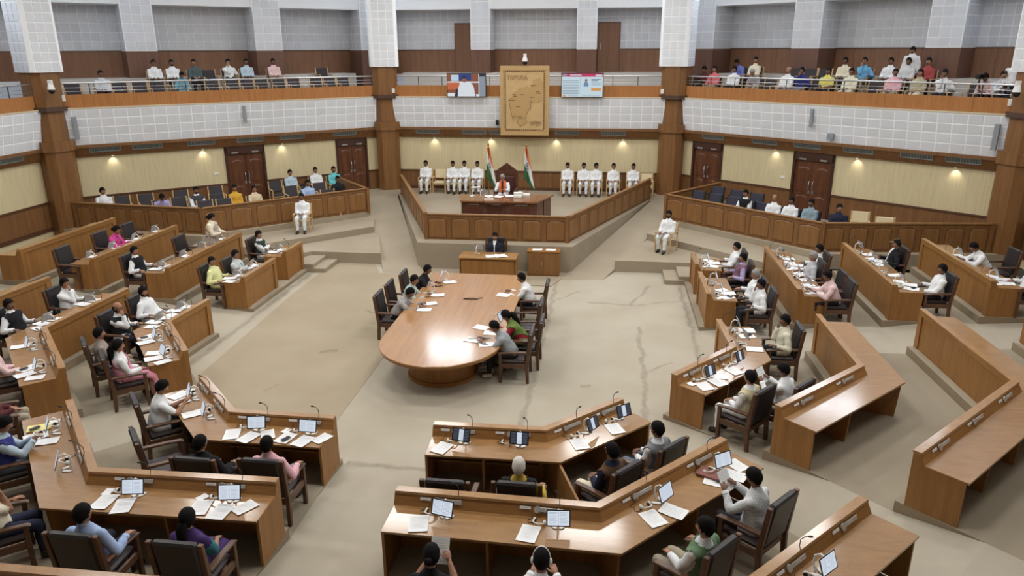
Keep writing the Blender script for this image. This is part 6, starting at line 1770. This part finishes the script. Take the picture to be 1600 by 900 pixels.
outl = [(-.62, 1.28), (-.66, 1.42), (-.5, 1.5), (-.44, 1.72), (-.3, 1.78), (-.22, 1.92), (-.08, 1.9), (.1, 1.97), (.2, 1.86), (.3, 2.02), (.33, 2.18), (.5, 2.26), (.62, 2.3), (.72, 2.1), (.74, 1.8), (.7, 1.6), (.72, 1.42), (.62, 1.36), (.56, 1.3), (.46, 1.4), (.4, 1.32), (.3, 1.3), (.26, 1.4), (.24, 1.22), (.26, 1.08), (.16, 1.02), (.08, .85), (.02, .72), (.1, .55), (-.02, .44), (-.18, .36), (-.28, .5), (-.34, .72), (-.42, .8), (-.46, .55), (-.52, .8), (-.58, 1.05)]
m = MB(); v = [(x, -.064, z) for x, z in outl] + [(x, -.05, z) for x, z in outl]; n = len(outl)
m.add(v, [tuple(range(n)), tuple(range(n, 2 * n))[::-1]] + [(i, (i + 1) % n, n + (i + 1) % n, n + i) for i in range(n)]); obj('relief_outline', m, M_MAPL, t)
m = MB(); m.tube([(x, -.066, z) for x, z in outl[21:] + outl[:3]], .006, 5); obj('coast_line', m, M_MAPD, t)
for k, (x, z, w) in enumerate([(-.42, 1.62, .16), (-.38, 1.56, .2), (-.1, 1.62, .2), (-.5, 1.4, .3), (-.25, 1.15, .2), (.3, 1.52, .2), (.56, 1.73, .16), (.6, 1.68, .2), (.35, 1.98, .22), (-.18, .75, .18), (-.15, .69, .22)]):
    m = MB()
    for q in range(max(3, int(w / .035))): m.box(x - w / 2 + q * .035, x - w / 2 + q * .035 + .024, -.07, -.064, z - .016, z + .016)
    obj('place_label', m, M_MAPD, t)
me = text_mesh('TRIPURA', .26, .006); me.materials.append(M_MAPL)
M_LET = plain('map_letters', (150, 120, 78), .6); me.materials[0] = M_LET
link('lettering', me, t, Matrix.Translation((-.72, -.058, 2.20)) @ Matrix.Rotation(rad(90), 4, 'X') @ Matrix.Scale(.82, 4, (1, 0, 0)))
me = text_mesh('\u09a4\u09cd\u09b0\u09bf\u09aa\u09c1\u09b0\u09be', .2, .006); me.materials.append(M_LET)
link('lettering', me, t, Matrix.Translation((.2, -.058, .42)) @ Matrix.Rotation(rad(90), 4, 'X') @ Matrix.Scale(.75, 4, (1, 0, 0)))

def screen(x0, x1, z0, z1, label, rects, M_list):
    cx = (x0 + x1) / 2
    t = thing('display_screen', label, 'screen', (cx, 30.70, z0))
    w, h = x1 - x0, z1 - z0
    m = MB(); m.box(-w / 2, w / 2, 0, .06, 0, h); obj('bezel', m, M_BLACK, t)
    m = MB(); m.box(-w / 2 + .025, w / 2 - .025, -.004, 0, .025, h - .025); pic = obj('picture', m, M_list[0], t)
    for k, (a, b, c, d, mi, lv) in enumerate(rects):
        m = MB(); A_, B_ = -w / 2 + .025 + (w - .05) * a, -w / 2 + .025 + (w - .05) * b; C_, D_ = .025 + (h - .05) * c, .025 + (h - .05) * d
        m.box(A_, B_, -.004 - .0015 * (lv + 1), -.0035, C_, D_); obj('picture_patch', m, M_list[mi], pic)
    m = MB(); m.box(-.2, .2, .06, .2, h * .3, h * .6); obj('wall_bracket', m, M_STEELD, t)
    return t, pic, w, h
E_W = emis('tv_white', (228, 234, 240), .8); E_OR = emis('tv_orange', (214, 110, 66), .7); E_BL = emis('tv_blue', (36, 60, 140), .7); E_DK = emis('tv_dark', (36, 34, 52), .6); E_SK = emis('tv_skin', (150, 104, 84), .7)
E_PK = emis('tv_pink', (206, 50, 96), .75); E_GY = emis('tv_grey', (150, 162, 176), .7); E_PB = emis('tv_pale', (196, 220, 236), .8); E_BR = emis('tv_brown', (150, 86, 60), .7)
ts, pic, w, h = screen(-3.22, -1.6, 4.76, 5.70, 'wall screen showing a seated person in white, left of the map', [
    (0, .32, .3, .62, 1, 0), (0, .25, 0, .3, 8, 0), (.0, .82, .62, 1, 8, 0), (.10, .3, .68, .95, 7, 1), (.3, .63, .7, 1, 2, 1), (.0, .85, .61, .66, 0, 1), (.0, .2, 0, .15, 0, 1), (.84, 1, 0, .88, 6, 0), (.84, 1, .88, 1, 3, 1), (.62, .82, .1, .6, 8, 0)], [E_W, E_OR, E_BL, E_DK, E_SK, E_PK, E_GY, E_PB, E_BR])
def patch(pic, pts, mat, y):
    m = MB(); v = [(x, y, z) for x, z in pts] + [(x, y + .004, z) for x, z in pts]; n = len(pts)
    m.add(v, [tuple(range(n)), tuple(range(n, 2 * n))[::-1]] + [(i, (i + 1) % n, n + (i + 1) % n, n + i) for i in range(n)]); obj('picture_patch', m, mat, pic)
patch(pic, [(-.50, .03), (-.42, .34), (-.28, .3), (-.2, .03)], E_DK, -.012); patch(pic, [(.16, .03), (.2, .3), (.34, .34), (.4, .03)], E_DK, -.012)
patch(pic, [(-.36, .03), (-.34, .36), (-.26, .52), (-.1, .6), (.1, .6), (.24, .52), (.32, .36), (.36, .03)], E_W, -.016)
patch(pic, [(-.08 + .09 * math.cos(a), .68 + .11 * math.sin(a)) for a in np.linspace(0, 2 * math.pi, 14)[:-1]], E_SK, -.02)
patch(pic, [(-.08 + .1 * math.cos(a), .73 + .09 * math.sin(a)) for a in np.linspace(0, math.pi, 9)], E_DK, -.024)
tl = [(.02, .41, .12 + .07 * k, .145 + .07 * k, 6, 1) for k in range(9)]
tl += [(.72, .96, .5 + .08 * k, .52 + .08 * k, 6, 1) for k in range(2)] + [(.72, .95, .72, .75, 3, 1), (.72, .88, .68, .70, 3, 1)]
ts, pic, w, h = screen(1.45, 3.13, 4.76, 5.71, 'wall screen showing a text page with a red banner, right of the map', [
    (0, 1, .86, 1, 5, 0), (.02, .12, .86, .99, 6, 1), (.82, .98, .88, .95, 0, 1), (.2, .48, .91, .95, 0, 1), (.445, .45, .1, .84, 6, 1), (.72, .96, .26, .38, 1, 1), (.0, 1, .0, .08, 0, 1), (.03, .1, .01, .07, 1, 2), (.15, .4, .03, .045, 6, 2), (.5, .95, .03, .045, 6, 2)] + tl, [emis('tv_page', (206, 228, 238), .8), emis('tv_amber', (230, 160, 80), .75), E_BL, E_DK, E_SK, E_PK, E_GY, E_PB, E_BR])
patch(pic, [(.06, .42), (.06, .52), (.1, .6), (.2, .6), (.25, .52), (.25, .42)], emis('tv_shirt', (120, 150, 190), .7), -.012)
patch(pic, [(.155 + .05 * math.cos(a), .66 + .06 * math.sin(a)) for a in np.linspace(0, 2 * math.pi, 12)[:-1]], E_SK, -.012)

def cctv(loc, label, arm):
    t = thing('security_camera', label, 'camera', loc)
    m = MB(); m.tube([(0, 0, .30), (0, 0, .05)], .012, 6); m.box(-.06, .06, -.05, .05, .16, .3); obj('mount', m, M_WHITE, t)
    m = MB(); m.tube([(0, 0, .2), (.0, 0, .12), (0, 0, 0)], [.05, .09, .115], 14); obj('housing', m, M_WHITE, t)
    m = MB(); m.sph((0, 0, -.045), (.1, .1, .1), 14, 8); obj('dome', m, plain('dome_black', (18, 18, 20), .1), t)
cctv((.0, 30.6, 6.15), 'white dome camera above the relief map', 1)
m = MB(); m.tube([(0, 0, 0), (0, 0, .3)], .014, 6); c = obj('camera_pole', m, M_STEEL); c.location = (0, 30.66, 5.97); tag(c, 'thin steel pole carrying the dome camera above the map', 'pole')
cctv((-14.62, 22.75, 5.42), 'white dome camera on the left corner column', 1)
cctv((14.62, 22.85, 5.42), 'white dome camera on the right corner column', 1)
def wallbox(name, F, a, d, z, w, h, dep, mat, label, cat):
    m = MB(); F.box(m, a - w / 2, a + w / 2, d - dep, d, z - h / 2, z + h / 2); c = obj(name, m, mat, bevel=.006); tag(c, label, cat); return c
for F, nm in ((F_R1, 'right'), (F_L1, 'left')):
    wallbox('line_speaker', F, 5.3, -.075, 4.3, .1, .62, .1, M_GREYBOX, 'slim grey line speaker on the %s gallery front' % nm, 'speaker')
    wallbox('line_speaker', F, 10.95, -.075, 4.1, .14, .75, .1, M_GREYBOX, 'slim grey line speaker at the corner end of the %s gallery' % nm, 'speaker')
    wallbox('switch_plate', F, 4.25 if nm == 'right' else 6.5, WALL_D, 2.08, .16, .1, .02, M_WHITE, 'white switch plate on the %s wallpaper wall' % nm, 'switch')
    wallbox('sensor_box', F, 11.15, -.1, 5.1, .11, .2, .06, M_WHITE, 'white sensor box beside the %s corner column' % nm, 'sensor')
wallbox('speaker_box', F_R1, 6.0, .03, 3.72, .22, .2, .12, M_GREYBOX, 'small square grey box on the right gallery front', 'box')
wallbox('sensor_box', F_B, -1.2, .02, 3.72, .12, .2, .06, M_BLACK, 'small black sensor left of the relief map', 'sensor')
wallbox('sensor_box', F_B, 5.45, -.2, 5.0, .12, .18, .06, M_WHITE, 'white sensor box on the right platform column', 'sensor')
wallbox('sensor_box', F_B, -5.5, -.2, 5.0, .12, .18, .06, M_WHITE, 'white sensor box on the left platform column', 'sensor')
# video camera of the press on a tripod
c = F_R1.pt(10.0, .75, 4.64)
t = thing('video_camera', 'black video camera on a tripod at the right gallery end', 'camera', c, rad(140))
m = MB(); m.box(-.06, .06, -.18, .16, 1.05, 1.2); obj('camera_body', m, M_BLACK, t, bevel=.01)
m = MB(); m.tube([(0, .16, 1.12), (0, .3, 1.12)], .05, 12); obj('lens', m, M_BLACK, t)
for k in range(3):
    a = 2 * math.pi * k / 3; m = MB(); m.tube([(0, 0, 1.05), (.28 * math.cos(a), .28 * math.sin(a), 0)], .014, 6); obj('tripod_leg', m, M_BLACK, t)
drop_unused(TABD); drop_unused(NCH); drop_unused(CONB)
for pr in (CONS, TABP, HEAD, PHONE, ARM, GCH, CCH): drop_unused(pr)
